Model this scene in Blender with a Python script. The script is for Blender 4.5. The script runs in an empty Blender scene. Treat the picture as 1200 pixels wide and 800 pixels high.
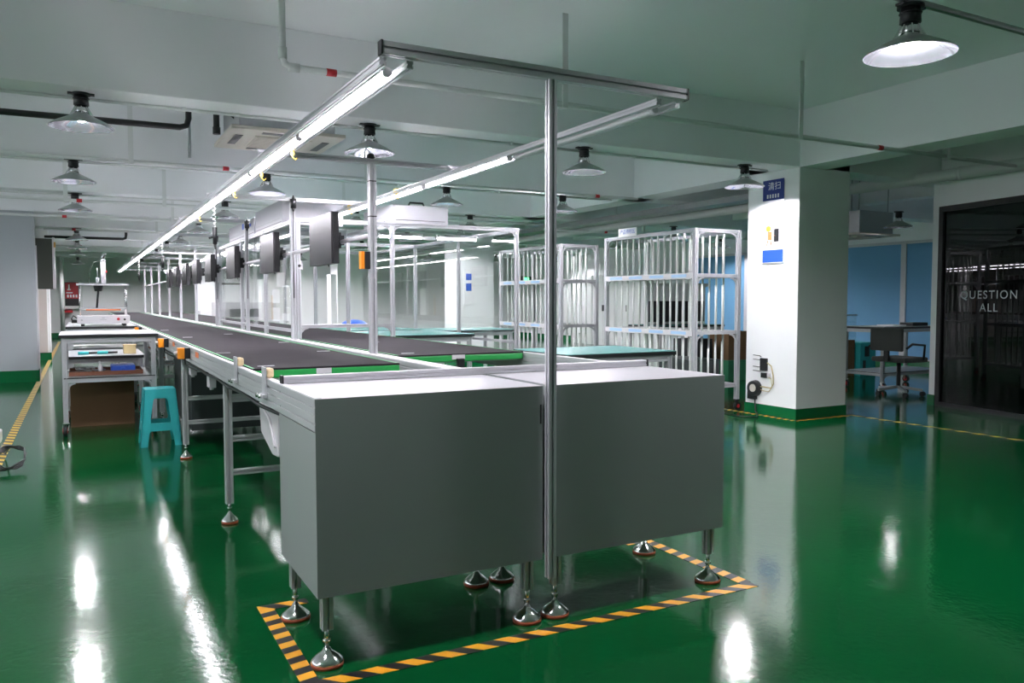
import bpy, bmesh, math, random
from mathutils import Vector, Matrix
random.seed(7)
PI = math.pi
SC = bpy.context.scene
COL = SC.collection

# ------------------------------------------------------------------ materials
def principled(name):
    m = bpy.data.materials.new(name); m.use_nodes = True
    nt = m.node_tree
    return m, nt, nt.nodes['Principled BSDF']

def mat(name, col, rough=.5, metal=0., var=0., scale=8., bump=0., bscale=60., spec=.5, coat=0.):
    m, nt, b = principled(name)
    b.inputs['Base Color'].default_value = (*col, 1)
    b.inputs['Roughness'].default_value = rough
    b.inputs['Metallic'].default_value = metal
    b.inputs['Specular IOR Level'].default_value = spec
    b.inputs['Coat Weight'].default_value = coat
    tc = nt.nodes.new('ShaderNodeTexCoord')
    if var:
        n = nt.nodes.new('ShaderNodeTexNoise'); n.inputs['Scale'].default_value = scale
        n.inputs['Detail'].default_value = 4
        nt.links.new(tc.outputs['Object'], n.inputs['Vector'])
        mx = nt.nodes.new('ShaderNodeMix'); mx.data_type = 'RGBA'
        mx.inputs['A'].default_value = (*[c * (1 - var) for c in col], 1)
        mx.inputs['B'].default_value = (*[min(1, c * (1 + var)) for c in col], 1)
        nt.links.new(n.outputs['Fac'], mx.inputs['Factor'])
        nt.links.new(mx.outputs['Result'], b.inputs['Base Color'])
    if bump:
        n = nt.nodes.new('ShaderNodeTexNoise'); n.inputs['Scale'].default_value = bscale
        nt.links.new(tc.outputs['Object'], n.inputs['Vector'])
        bp = nt.nodes.new('ShaderNodeBump'); bp.inputs['Strength'].default_value = bump
        bp.inputs['Distance'].default_value = .01
        nt.links.new(n.outputs['Fac'], bp.inputs['Height'])
        nt.links.new(bp.outputs['Normal'], b.inputs['Normal'])
    return m

def emis(name, col, s):
    m, nt, b = principled(name)
    b.inputs['Base Color'].default_value = (.8, .8, .8, 1)
    b.inputs['Emission Color'].default_value = (*col, 1)
    b.inputs['Emission Strength'].default_value = s
    return m

def glass_mat(name, tint, gloss=.06, rough=.01):
    m = bpy.data.materials.new(name); m.use_nodes = True
    nt = m.node_tree; nt.nodes.clear()
    out = nt.nodes.new('ShaderNodeOutputMaterial')
    tr = nt.nodes.new('ShaderNodeBsdfTransparent'); tr.inputs['Color'].default_value = (*tint, 1)
    gl = nt.nodes.new('ShaderNodeBsdfGlossy'); gl.inputs['Roughness'].default_value = rough
    gl.inputs['Color'].default_value = (1, 1, 1, 1)
    lw = nt.nodes.new('ShaderNodeLayerWeight'); lw.inputs['Blend'].default_value = .5
    pw_ = nt.nodes.new('ShaderNodeMath'); pw_.operation = 'POWER'; pw_.inputs[1].default_value = 5
    nt.links.new(lw.outputs['Facing'], pw_.inputs[0])
    ad = nt.nodes.new('ShaderNodeMath'); ad.operation = 'MULTIPLY_ADD'; ad.use_clamp = True
    ad.inputs[1].default_value = .7; ad.inputs[2].default_value = gloss
    nt.links.new(pw_.outputs[0], ad.inputs[0])
    mx = nt.nodes.new('ShaderNodeMixShader')
    nt.links.new(ad.outputs[0], mx.inputs[0])
    nt.links.new(tr.outputs[0], mx.inputs[1]); nt.links.new(gl.outputs[0], mx.inputs[2])
    nt.links.new(mx.outputs[0], out.inputs['Surface'])
    return m

def floor_mat():
    m, nt, b = principled('green_epoxy')
    tc = nt.nodes.new('ShaderNodeTexCoord')
    n = nt.nodes.new('ShaderNodeTexNoise'); n.inputs['Scale'].default_value = .9; n.inputs['Detail'].default_value = 5
    nt.links.new(tc.outputs['Object'], n.inputs['Vector'])
    mx = nt.nodes.new('ShaderNodeMix'); mx.data_type = 'RGBA'
    mx.inputs['A'].default_value = (.001, .060, .0155, 1)
    mx.inputs['B'].default_value = (.002, .082, .021, 1)
    nt.links.new(n.outputs['Fac'], mx.inputs['Factor'])
    nt.links.new(mx.outputs['Result'], b.inputs['Base Color'])
    b.inputs['Roughness'].default_value = .105
    b.inputs['IOR'].default_value = 1.38
    # gentle trowel waves and fine orange peel of the poured resin
    n2 = nt.nodes.new('ShaderNodeTexNoise'); n2.inputs['Scale'].default_value = 2.2; n2.inputs['Detail'].default_value = 2
    n3 = nt.nodes.new('ShaderNodeTexNoise'); n3.inputs['Scale'].default_value = 38; n3.inputs['Detail'].default_value = 2
    for k in (n2, n3): nt.links.new(tc.outputs['Object'], k.inputs['Vector'])
    b1 = nt.nodes.new('ShaderNodeBump'); b1.inputs['Strength'].default_value = .07; b1.inputs['Distance'].default_value = .02
    b2 = nt.nodes.new('ShaderNodeBump'); b2.inputs['Strength'].default_value = .09; b2.inputs['Distance'].default_value = .004
    nt.links.new(n2.outputs['Fac'], b1.inputs['Height'])
    nt.links.new(n3.outputs['Fac'], b2.inputs['Height'])
    nt.links.new(b1.outputs['Normal'], b2.inputs['Normal'])
    nt.links.new(b2.outputs['Normal'], b.inputs['Normal'])
    return m

def tape_mat(name, ang, period, col=(.82, .37, .02)):
    m, nt, b = principled(name)
    tc = nt.nodes.new('ShaderNodeTexCoord')
    mp = nt.nodes.new('ShaderNodeMapping'); mp.inputs['Rotation'].default_value = (0, 0, ang)
    nt.links.new(tc.outputs['Object'], mp.inputs['Vector'])
    sx = nt.nodes.new('ShaderNodeSeparateXYZ'); nt.links.new(mp.outputs[0], sx.inputs[0])
    d = nt.nodes.new('ShaderNodeMath'); d.operation = 'DIVIDE'; d.inputs[1].default_value = period
    nt.links.new(sx.outputs['X'], d.inputs[0])
    f = nt.nodes.new('ShaderNodeMath'); f.operation = 'FRACT'; nt.links.new(d.outputs[0], f.inputs[0])
    g = nt.nodes.new('ShaderNodeMath'); g.operation = 'GREATER_THAN'; g.inputs[1].default_value = .5
    nt.links.new(f.outputs[0], g.inputs[0])
    mx = nt.nodes.new('ShaderNodeMix'); mx.data_type = 'RGBA'
    mx.inputs['A'].default_value = (*col, 1); mx.inputs['B'].default_value = (.012, .012, .014, 1)
    nt.links.new(g.outputs[0], mx.inputs['Factor']); nt.links.new(mx.outputs['Result'], b.inputs['Base Color'])
    b.inputs['Roughness'].default_value = .45
    return m

def brushed(name, col, rough, scl):
    m = mat(name, col, rough, 1.)
    nt = m.node_tree; b = nt.nodes['Principled BSDF']
    tc = nt.nodes.new('ShaderNodeTexCoord'); mp = nt.nodes.new('ShaderNodeMapping'); mp.inputs['Scale'].default_value = scl
    n = nt.nodes.new('ShaderNodeTexNoise'); n.inputs['Scale'].default_value = 30
    nt.links.new(tc.outputs['Object'], mp.inputs[0]); nt.links.new(mp.outputs[0], n.inputs['Vector'])
    bp = nt.nodes.new('ShaderNodeBump'); bp.inputs['Strength'].default_value = .08; bp.inputs['Distance'].default_value = .003
    nt.links.new(n.outputs['Fac'], bp.inputs['Height']); nt.links.new(bp.outputs['Normal'], b.inputs['Normal'])
    return m

LAMP_COL = (.97, .94, 1.0)
M = dict(
    floor=floor_mat(),
    wall=mat('white_wall_paint', (.88, .885, .895), .45, var=.02, scale=1.5, bump=.02, bscale=25),
    ceil=mat('ceiling_paint', (.87, .88, .895), .6, var=.03, scale=.8, bump=.03, bscale=18),
    greenskirt=mat('green_skirting_paint', (.004, .13, .04), .25),
    grey=mat('grey_sheet_metal', (.255, .285, .275), .42, var=.02, scale=2),
    white=mat('white_sheet_metal', (.64, .62, .65), .32, var=.015, scale=3),
    alu=mat('anodised_aluminium', (.62, .62, .65), .38, .55, var=.03, scale=20),
    aludark=mat('shaded_slot_plastic', (.03, .032, .034), .6),
    chrome=mat('chrome', (.8, .8, .8), .12, 1.),
    rubber=mat('orange_rubber', (.32, .06, .02), .6),
    black=mat('black_plastic', (.012, .012, .014), .4),
    blackmetal=mat('black_metal', (.02, .021, .023), .45, .2),
    belt=mat('dark_belt', (.024, .0205, .024), .85, spec=.1, var=.3, scale=5, bump=.05, bscale=90),
    beltgreen=mat('green_belt_edge', (.02, .33, .07), .45),
    railgrey=mat('rail_aluminium', (.50, .52, .53), .42, .45, var=.03, scale=14),
    cream=mat('cream_wood_block', (.72, .55, .33), .6, var=.15, scale=30),
    orange=mat('orange_plastic', (.95, .30, .01), .4),
    sticker=mat('orange_sticker', (.75, .20, .06), .5),
    yellow=mat('yellow_plastic', (.9, .62, .10), .4),
    teal=mat('teal_plastic', (.03, .40, .42), .33),
    tealtop=mat('teal_mat_top', (.14, .37, .36), .25, var=.04, scale=6),
    card=mat('cardboard', (.17, .095, .045), .8, var=.08, scale=9),
    paper=mat('white_paper', (.85, .85, .86), .7),
    red=mat('red_paint', (.55, .02, .03), .4),
    blue=mat('blue_print', (.02, .10, .55), .5),
    navy=mat('navy_sign', (.010, .03, .22), .35),
    pvc=mat('white_pvc', (.80, .82, .80), .35),
    tube=emis('lit_tube', (.97, .93, 1.0), 28.),
    bulb=emis('lit_bulb', LAMP_COL, 640.),
    bulbbright=emis('bright_bulb', LAMP_COL, 1000.),
    bulbdim=emis('dim_bulb', LAMP_COL, 75.),
    tubeoff=mat('unlit_tube', (.8, .8, .82), .35),
    shadein=mat('lamp_inner_reflector', (.30, .31, .34), .14, .96),
    shadeout=mat('lamp_aluminium', (.55, .57, .57), .38, .6),
    glass=glass_mat('clear_sheet_glass', (.985, .993, .99), .03),
    darkglass=glass_mat('dark_tinted_glass', (.13, .15, .16), .035),
    screen=brushed('monitor_panel', (.09, .087, .092), .27, (1, 40, 1)),
    blind=mat('blue_blind', (.17, .40, .66), .7, var=.05, scale=3),
    olive=mat('olive_grey_panel', (.045, .05, .038), .6),
    wallgrey=mat('grey_wall_paint', (.42, .45, .48), .45, var=.02, scale=1.5),
    door=mat('pale_door', (.62, .56, .53), .5),
    wood=mat('ochre_wood', (.55, .30, .08), .5),
    pipe=mat('painted_pipe', (.74, .76, .75), .4),
    steel=mat('galvanised_strip', (.42, .44, .45), .42, .8, var=.1, scale=30),
    darkpanel=mat('dark_cabinet_paint', (.03, .04, .04), .5),
    green=mat('green_box', (.04, .25, .12), .5),
    tape_x=tape_mat('hazard_tape_across', math.radians(-45), .085),
    tape_y=tape_mat('hazard_tape_along', math.radians(90-12), .085),
    tape_aisle=tape_mat('hazard_tape_aisle', math.radians(90+45), .11, (.70, .46, .05)),
    beige=mat('beige_plastic', (.55, .52, .45), .5),
    chip=mat('brown_board', (.16, .06, .03), .7),
    palegreen=mat('green_led', (.05, .6, .15), .4),
    tan=mat('tan_cable', (.50, .40, .20), .5),
    wirewhite=mat('white_cable', (.8, .8, .8), .4),
    clear=glass_mat('clear_acrylic', (.96, .97, .97), .03),
    hoodpaint=mat('hood_paint', (.48, .48, .52), .4),
    topwhite=mat('white_top_sheet', (.52, .50, .54), .3),
    letter=mat('frosted_grey_lettering', (.36, .40, .42), .5),
    fabric=mat('grey_mesh_fabric', (.06, .065, .06), .8),
)
GREENLED = emis('exit_lamp_face', (.05, 1., .25), 1.5)

# ------------------------------------------------------------------ mesh builder
class MB:
    def __init__(s): s.v = []; s.f = []; s.sm = []
    def add(s, vs, fs, smooth=False):
        n = len(s.v); s.v += [tuple(v) for v in vs]
        for f in fs: s.f.append([i + n for i in f]); s.sm.append(smooth)
        return s
    def box(s, x0, x1, y0, y1, z0, z1):
        vs = [(x, y, z) for x in (x0, x1) for y in (y0, y1) for z in (z0, z1)]
        return s.add(vs, [(0, 1, 3, 2), (4, 6, 7, 5), (0, 4, 5, 1), (2, 3, 7, 6), (0, 2, 6, 4), (1, 5, 7, 3)])
    def _frame(s, a, b):
        a = Vector(a); b = Vector(b); d = (b - a).normalized()
        up = Vector((0, 0, 1)) if abs(d.z) < .9 else Vector((0, 1, 0))
        r = d.cross(up).normalized(); u = r.cross(d)
        return a, b, d, r, u
    def extrude(s, a, b, poly, smooth=False):
        a, b, d, r, u = s._frame(a, b); n = len(poly)
        vs = [a + r * p[0] + u * p[1] for p in poly] + [b + r * p[0] + u * p[1] for p in poly]
        fs = [(i, (i + 1) % n, n + (i + 1) % n, n + i) for i in range(n)]
        s.add(vs, fs, smooth); k = len(s.v) - 2 * n
        s.f.append([k + i for i in range(n)][::-1]); s.sm.append(False)
        s.f.append([k + n + i for i in range(n)]); s.sm.append(False)
        return s
    def bar(s, a, b, w, h):
        return s.extrude(a, b, [(-w/2, -h/2), (w/2, -h/2), (w/2, h/2), (-w/2, h/2)])
    def prof(s, a, b, w=.03, h=None, g=.0045, dp=.0105):
        """slotted aluminium extrusion, one slot on each side"""
        h = h or w; x = w/2; y = h/2; c = min(.0015, w * .05)
        poly = [(-x+c, -y), (-g, -y), (-g, -y+dp), (g, -y+dp), (g, -y), (x-c, -y),
                (x, -y+c), (x, -g), (x-dp, -g), (x-dp, g), (x, g), (x, y-c),
                (x-c, y), (g, y), (g, y-dp), (-g, y-dp), (-g, y), (-x+c, y),
                (-x, y-c), (-x, g), (-x+dp, g), (-x+dp, -g), (-x, -g), (-x, -y+c)]
        return s.extrude(a, b, poly)
    def cyl(s, a, b, r0, r1=None, n=16):
        r1 = r0 if r1 is None else r1
        a, b, d, r, u = s._frame(a, b)
        vs = []
        for p, rr in ((a, r0), (b, r1)):
            for i in range(n):
                t = 2*PI*i/n; vs.append(p + r*math.cos(t)*rr + u*math.sin(t)*rr)
        k = len(s.v); s.add(vs, [(i, (i+1) % n, n+(i+1) % n, n+i) for i in range(n)], True)
        s.f.append([k+i for i in range(n)][::-1]); s.sm.append(False)
        s.f.append([k+n+i for i in range(n)]); s.sm.append(False)
        return s
    def lathe(s, prof, c=(0, 0, 0), n=32):
        c = Vector(c); m = len(prof); vs = []
        for i in range(n):
            t = 2*PI*i/n
            for r, z in prof: vs.append(c + Vector((r*math.cos(t), r*math.sin(t), z)))
        fs = []
        for i in range(n):
            j = (i+1) % n
            for k in range(m-1): fs.append((i*m+k, j*m+k, j*m+k+1, i*m+k+1))
        return s.add(vs, fs, True)
    def sphere(s, c, r, sz=1., n=16):
        return s.lathe([(max(1e-4, r*math.sin(PI*k/10)), -r*sz*math.cos(PI*k/10)) for k in range(11)], c, n)
    def tube(s, pts, r, n=8, closed=False):
        pts = [Vector(p) for p in pts]; m = len(pts); vs = []
        prev = None
        for i, p in enumerate(pts):
            a = pts[max(0, i-1)]; b = pts[min(m-1, i+1)]
            d = (b-a).normalized()
            if prev is None:
                up = Vector((0, 0, 1)) if abs(d.z) < .9 else Vector((1, 0, 0))
                rr = d.cross(up).normalized()
            else:
                rr = (prev - d*prev.dot(d)).normalized()
            prev = rr; u = rr.cross(d)
            for k in range(n):
                t = 2*PI*k/n; vs.append(p + rr*math.cos(t)*r + u*math.sin(t)*r)
        fs = [(i*n+k, i*n+(k+1) % n, (i+1)*n+(k+1) % n, (i+1)*n+k) for i in range(m-1) for k in range(n)]
        k0 = len(s.v); s.add(vs, fs, True)
        s.f.append([k0+k for k in range(n)][::-1]); s.sm.append(False)
        s.f.append([k0+(m-1)*n+k for k in range(n)]); s.sm.append(False)
        return s
    def build(s, name, m, parent=None, bevel=0., org=None, seg=2):
        if org is None:
            if parent is not None:
                o = parent; org = Vector((0, 0, 0))
                while o: org += Vector(o.location); o = o.parent
            else:
                xs = list(zip(*s.v))
                org = Vector(((min(xs[0])+max(xs[0]))/2, (min(xs[1])+max(xs[1]))/2, min(xs[2])))
        org = Vector(org)
        me = bpy.data.meshes.new(name)
        me.from_pydata([tuple(Vector(v)-org) for v in s.v], [], s.f)
        me.polygons.foreach_set('use_smooth', s.sm)
        bm = bmesh.new(); bm.from_mesh(me)
        bmesh.ops.recalc_face_normals(bm, faces=bm.faces)
        if bevel:
            es = [e for e in bm.edges if len(e.link_faces) == 2 and e.calc_face_angle(0) > .5 and not all(f.smooth for f in e.link_faces)]
            bmesh.ops.bevel(bm, geom=es, offset=bevel, segments=seg, affect='EDGES', profile=.6, clamp_overlap=True)
        bm.to_mesh(me); bm.free(); me.update()
        me.materials.append(M[m] if isinstance(m, str) else m)
        o = bpy.data.objects.new(name, me); COL.objects.link(o)
        if parent is not None: o.parent = parent
        else: o.location = org
        return o

def LB(x, y, z): return MB()

def tag(o, label, cat, group=None):
    o['label'] = label; o['category'] = cat
    if group: o['group'] = group
    return o
def thing(name, label, cat, loc=(0, 0, 0), group=None):
    o = bpy.data.objects.new(name, None); COL.objects.link(o); o.location = loc
    o.empty_display_size = .1
    return tag(o, label, cat, group)
def struct(o):
    o['kind'] = 'structure'; return o
def copy_tree(o, parent=None):
    c = o.copy(); COL.objects.link(c)
    if parent is not None: c.parent = parent
    for ch in list(o.children): copy_tree(ch, c)
    return c
def text_part(name, body, size, m, parent, M4, extrude=.0008, spacing=1.):
    cu = bpy.data.curves.new(name, 'FONT'); cu.body = body; cu.size = size
    cu.align_x = 'CENTER'; cu.align_y = 'CENTER'; cu.extrude = extrude; cu.space_character = spacing
    t = bpy.data.objects.new(name + '_src', cu); COL.objects.link(t)
    dg = bpy.context.evaluated_depsgraph_get(); dg.update()
    me = bpy.data.meshes.new_from_object(t.evaluated_get(dg))
    bpy.data.objects.remove(t)
    me.transform(M4)
    if parent is not None:
        off = Vector((0, 0, 0)); q = parent
        while q: off += Vector(q.location); q = q.parent
        me.transform(Matrix.Translation(-off))
    me.materials.clear(); me.materials.append(M[m])
    o = bpy.data.objects.new(name, me); COL.objects.link(o)
    if parent is not None: o.parent = parent
    return o
# text facing -X, reading towards -Y (as seen by somebody looking along +X)
def faceX(x, y, z): return Matrix(((0, 0, -1, x), (-1, 0, 0, y), (0, 1, 0, z), (0, 0, 0, 1)))
def faceY(x, y, z): return Matrix(((1, 0, 0, x), (0, 0, -1, y), (0, 1, 0, z), (0, 0, 0, 1)))
ORD = 'first second third fourth fifth sixth seventh eighth ninth tenth eleventh twelfth thirteenth fourteenth fifteenth sixteenth seventeenth eighteenth'.split()

# ------------------------------------------------------------------ setting
H = 3.02; SOF = 2.475
struct(MB().box(-6, 12.2, -9, 27.2, -.12, 0).build('floor', 'floor'))
struct(MB().box(-6, 12.2, -9, 27.2, H, H+.12).build('ceiling', 'ceil'))
struct(MB().box(-6, 12.2, 27, 27.2, 0, H).build('wall_back', 'wall'))
struct(MB().box(-6.2, -6, -9, -1, 0, H).box(-6.2, -6, 10.4, 27.2, 0, H).box(-6.2, -6, -1, 10.4, 0, .9).box(-6.2, -6, -1, 10.4, 2.45, H).build('wall_left', 'wall'))
for k in range(6):  # unseen windows added in the left wall to let daylight into the hall
    ya = -1+1.9*k; added_wdw = struct(MB().box(-6.15, -6.05, ya, ya+.05, .9, 2.45).box(-6.15, -6.05, ya+1.85, ya+1.9, .9, 2.45).box(-6.15, -6.05, ya+.05, ya+1.85, .9, .95).box(-6.15, -6.05, ya+.05, ya+1.85, 2.40, 2.45).build('window_%d' % (k+7), 'white'))
    struct(MB().box(-6.11, -6.10, ya+.05, ya+1.85, .95, 2.40).build('pane', 'glass', added_wdw))
pl = bpy.data.lights.new('window_portal', 'AREA'); pl.shape = 'RECTANGLE'; pl.size = 11.4; pl.size_y = 1.55; pl.cycles.is_portal = True  # sampling portal over the added windows
plo = bpy.data.objects.new('window_portal', pl); COL.objects.link(plo); plo.location = (-6.0, 4.7, 1.675)
plo.rotation_euler = (PI/2, 0, -PI/2)
struct(MB().box(-6, 12.2, -9.2, -9, 0, H).build('wall_front', 'wall'))
struct(MB().box(12, 12.2, -9, 27.2, 0, H).build('wall_right', 'wall'))
# room block at the left whose corner the aisle passes
struct(MB().box(-6, -1.2, 11.07, 11.35, 0, H).build('wall_left_block', 'wallgrey'))
struct(MB().box(-6, -1.17, 15.9, 16.3, 0, H).build('wall_left_pier', 'wall'))
struct(MB().box(-6, -1.19, 11.055, 11.07, 0, .17).box(-1.2, -1.185, 11.055, 11.35, 0, .17).box(-6, -1.16, 15.885, 15.9, 0, .15).build('baseboard_left', 'greenskirt'))
struct(MB().box(-6, 12, 26.985, 27, 0, .15).build('baseboard_back', 'greenskirt'))
struct(MB().box(2.2, 12, 20.8, 20.95, 0, H).build('wall_partition', 'wall'))
struct(MB().box(2.2, 12, 20.785, 20.8, 0, .12).build('baseboard_partition', 'greenskirt'))
struct(MB().box(11.985, 12, 3.2, 26.985, 0, .15).build('baseboard_right', 'greenskirt'))
d = struct(MB().box(-2.2, -1.22, 15.86, 15.9, .16, 2.1).build('door_1', 'door'))
MB().box(-1.40, -1.36, 15.83, 15.86, .5, 1.3).build('handle', 'wood', d)
struct(MB().box(-1.23, -1.185, 11.35, 11.45, 0, 2.0).build('trim_3', 'white'))
# beams: one row across the line every 2.65 m, and the spine above the columns
beamy = [3.26 + 2.645*k for k in range(9)]
for y in beamy:
    struct(MB().box(-6, 12, y-.17, y+.17, SOF, H).build('beam', 'ceil', bevel=.006))
struct(MB().box(5.556, 5.92, -9, 27, SOF, H).build('beam', 'ceil', bevel=.006))
struct(MB().box(9.75, 10.0, 3.2, 20.8, 2.62, 3.0).build('beam', 'ceil'))
# columns
for k, y in enumerate((3.09, 11.04, 19.0)):
    c = struct(MB().box(5.556, 6.276, y, y+.68, 0, H).build('column', 'wall', bevel=.008))
    struct(MB().box(5.549, 6.283, y-.007, y+.687, 0, .105).build('column_skirting', 'greenskirt', c))
# meeting-room wall with the dark glass front, set at a slight angle
WP = Vector((7.775, 3.185, 0)); WT = Vector((-.21, -.9777, 0)); WN = Vector((.9777, -.21, 0))
def wl(b):
    b.v = [tuple(WP + WN*v[0] + WT*v[1] + Vector((0, 0, v[2]))) for v in b.v]; return b
struct(wl(MB().box(0, .15, 0, .085, 0, H).box(0, .15, 4.6, 9, 0, H).box(0, .15, .085, 4.6, 2.21, H)).build('wall_meeting_room', 'wall'))
struct(MB().box(7.90, 12, 3.05, 3.17, 0, H).build('wall_meeting_room_end', 'wall'))
struct(wl(MB().box(-.012, .155, -.012, .088, 0, .12)).build('baseboard_meeting_room', 'greenskirt'))
w1 = struct(wl(MB().box(-.005, .05, .085, .145, 0, 2.21).box(-.005, .05, 4.54, 4.6, 0, 2.21).box(-.005, .05, .145, 4.54, 2.15, 2.21).box(-.005, .05, .145, 4.54, 0, .05).box(.005, .04, 1.75, 1.79, .05, 2.15)).build('window_1', 'black'))
struct(wl(MB().box(.018, .026, .145, 4.54, .05, 2.15)).build('pane', 'darkglass', w1))
def wtext(u_, z): return Matrix(((WT.x, 0, -WN.x, WP.x+WT.x*u_+WN.x*.012), (WT.y, 0, -WN.y, WP.y+WT.y*u_+WN.y*.012), (0, 1, 0, z), (0, 0, 0, 1)))
text_part('lettering', 'QUESTION', .122, 'letter', w1, wtext(.737, 1.232), spacing=1.22)
text_part('lettering', 'ALL', .122, 'letter', w1, wtext(.748, 1.098), spacing=1.18)
# dark sheets inside the meeting room, painting in the shade of an unlit room
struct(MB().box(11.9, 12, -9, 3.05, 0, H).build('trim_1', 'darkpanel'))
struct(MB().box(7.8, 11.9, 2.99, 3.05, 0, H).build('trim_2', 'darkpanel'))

# window with blue roller blinds in the right-hand wall
for k, (ya, yb) in enumerate(((3.35, 4.9), (4.95, 6.48), (6.54, 8.1), (8.7, 10.2), (10.26, 11.8))):
    w = struct(MB().box(11.93, 12.0, ya-.03, ya+.02, .14, 2.2).box(11.93, 12.0, yb-.02, yb+.03, .14, 2.2).box(11.93, 12.0, ya, yb, 2.15, 2.2).build('window_%d' % (k+2), 'white'))
    struct(MB().box(11.955, 11.965, ya+.02, yb-.02, .15, 2.15).build('roller_blind', 'blind', w))
    struct(MB().cyl((11.945, ya+.02, .16), (11.945, yb-.02, .16), .012).build('blind_bar', 'white', w))

# ------------------------------------------------------------------ floor markings
def marking(name, boxes, m, org=None):
    b = MB()
    for q in boxes: b.box(*q, 0, .0016)
    return struct(b.build(name, m))
marking('floor_marking', [(-.07, 1.80, -.105, -.05)], 'tape_x')
marking('floor_marking', [(-.068, -.012, -.05, .60)], 'tape_y')
marking('floor_marking', [(1.755, 1.81, -.05, .60)], 'tape_y')
marking('floor_marking', [(-.068, .12, .60, .655)], 'tape_x')
marking('floor_marking', [(1.66, 1.81, .60, .655)], 'tape_x')
marking('floor_marking', [(-1.225, -1.16, 2.2, 24)], 'tape_aisle')
marking('floor_marking', [(5.50, 6.33, 3.01, 3.06)], 'tape_x')
marking('floor_marking', [(5.47, 5.52, 3.06, 5.2)], 'tape_y')
marking('floor_marking', [(6.29, 6.335, -2, 3.01)], 'tape_aisle')

# ------------------------------------------------------------------ high-bay lamps
def make_lamp(bulb='bulb', drop=0.):
    r = thing('high_bay_lamp', '', 'ceiling lamp')
    MB().cyl((0, 0, 0), (0, 0, -.012), .055, n=20).box(-.075, .075, -.02, .02, -.01, 0).build('mounting_plate', 'blackmetal', r)
    MB().cyl((0, 0, -.012), (0, 0, -.075), .040, .044, n=12).cyl((0, 0, -.03), (0, 0, -.036), .047, n=12).build('junction_box', 'blackmetal', r)
    b = MB().cyl((0, 0, -.075), (0, 0, -.135), .034, .05, n=18)
    for k in range(8):
        t = 2*PI*k/8; b.bar((.03*math.cos(t), .03*math.sin(t), -.08), (.062*math.cos(t), .062*math.sin(t), -.138), .006, .012)
    b.build('heat_sink', 'chrome', r)
    prof = [(.045, -.128), (.06, -.138), (.10, -.158), (.15, -.183), (.185, -.205), (.187, -.208)]
    sh = MB().lathe(prof, n=40).build('shade', 'shadeout', r)
    MB().lathe([(q[0]-.001, q[1]-.0025) for q in prof], n=40).build('inner_reflector', 'shadein', sh)
    MB().lathe([(.0005, -.132), (.032, -.134), (.044, -.150-drop), (.038, -.168-drop), (.0005, -.178-drop)], n=20).build('bulb', bulb, r)
    return r
lamp0 = make_lamp(); first = True
dim0 = make_lamp('bulbdim'); dimfirst = True
def lampd(x, y, z, label, group=None):
    global dimfirst
    o = dim0 if dimfirst else copy_tree(dim0)
    dimfirst = False
    o.location = (x, y, z); o['label'] = label; o['group'] = 'dim conical ceiling lamps'
    return o
def lamp(x, y, z, label, group=None):
    global first
    o = lamp0 if first else copy_tree(lamp0)
    first = False
    o.location = (x, y, z); o['label'] = label
    if group: o['group'] = group
    return o
LX = (-.6, 1.27, 3.16, 5.0)
rowname = ['the first ceiling beam', 'the second ceiling beam', 'the third ceiling beam', 'the fourth ceiling beam', 'the fifth ceiling beam', 'the sixth ceiling beam', 'the seventh ceiling beam']
xname = ['over the left aisle', 'above the conveyor line', 'above the glass booth side', 'on the column side']
for j in range(7):
    for i, x in enumerate(LX):
        if (j, i) == (3, 0): continue
        xx = x if j == 0 else (-.66, 1.06, 3.05 if j == 1 else 2.82, 4.6)[i]
        lamp(xx, beamy[j], SOF, 'flat conical shade lamp under %s, %s' % (rowname[j], xname[i]), 'conical ceiling lamps')
big = make_lamp('bulbbright', .016); big.location = (2.55, -.20, 2.45)
tag(big, 'large lit conical lamp hanging nearest, upper right of the picture', 'ceiling lamp')
for x in (-2.5, -.6):  # out-of-view lamps added above the near end to light the room
    lamp(x, -.20, 2.45, 'conical lamp hanging before the near end of the line', 'conical ceiling lamps')
for y in (-5.6,):  # unseen weak lamps added further back as fill light
    for x in (2.5, 5.0): lampd(x, y, 2.45, 'dim conical lamp hanging well before the near end of the line', 'conical ceiling lamps')
lamp(5.15, 10.1, 2.47, 'conical lamp just before the second column', 'conical ceiling lamps')
lampd(9.0, 4.5, 2.36, 'conical lamp by the blue blinds, right one of the two', 'conical ceiling lamps')
lampd(9.9, 6.3, 2.3, 'conical lamp by the blue blinds, lower left one of the two', 'conical ceiling lamps')
for x, y in ((8.5, 8.5), (9.2, 11.2), (9.2, 14), (11, 10), (11, 16.5), (7.6, 17.4), (9.6, 17.4)):  # lamps added here to brighten the back of the hall
    lamp(x, y, 2.47, 'conical lamp in the far right bay behind the racks', 'conical ceiling lamps')
for y in beamy[8:9]:
    for x in (-.66, 1.06): lamp(x, y, SOF, 'conical lamp at the far end of the hall', 'conical ceiling lamps')
# conduit the near lamp hangs on, and rows of conduit under the beams
c = MB().tube([(-1, -.20, 2.47), (7.6, -.20, 2.47)], .016)
for x in (1.2, 2.55, 4.2, 6.4): c.tube([(x, -.20, 2.47), (x, -.20, H)], .008)
tag(c.build('conduit_pipe', 'steel'), 'steel conduit carrying the nearest hanging lamp', 'pipe')
for j in range(5):
    y = beamy[j]
    c = MB().tube([(-5.9, y+.10, SOF-.012), (5.4, y+.10, SOF-.012)], .011)
    for k in range(9): c.box(-5 + 1.25*k, -4.98 + 1.25*k, y+.08, y+.12, SOF-.024, SOF)
    tag(c.build('conduit_pipe', 'pipe'), 'thin white conduit along the underside of %s' % rowname[j], 'pipe')

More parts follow.
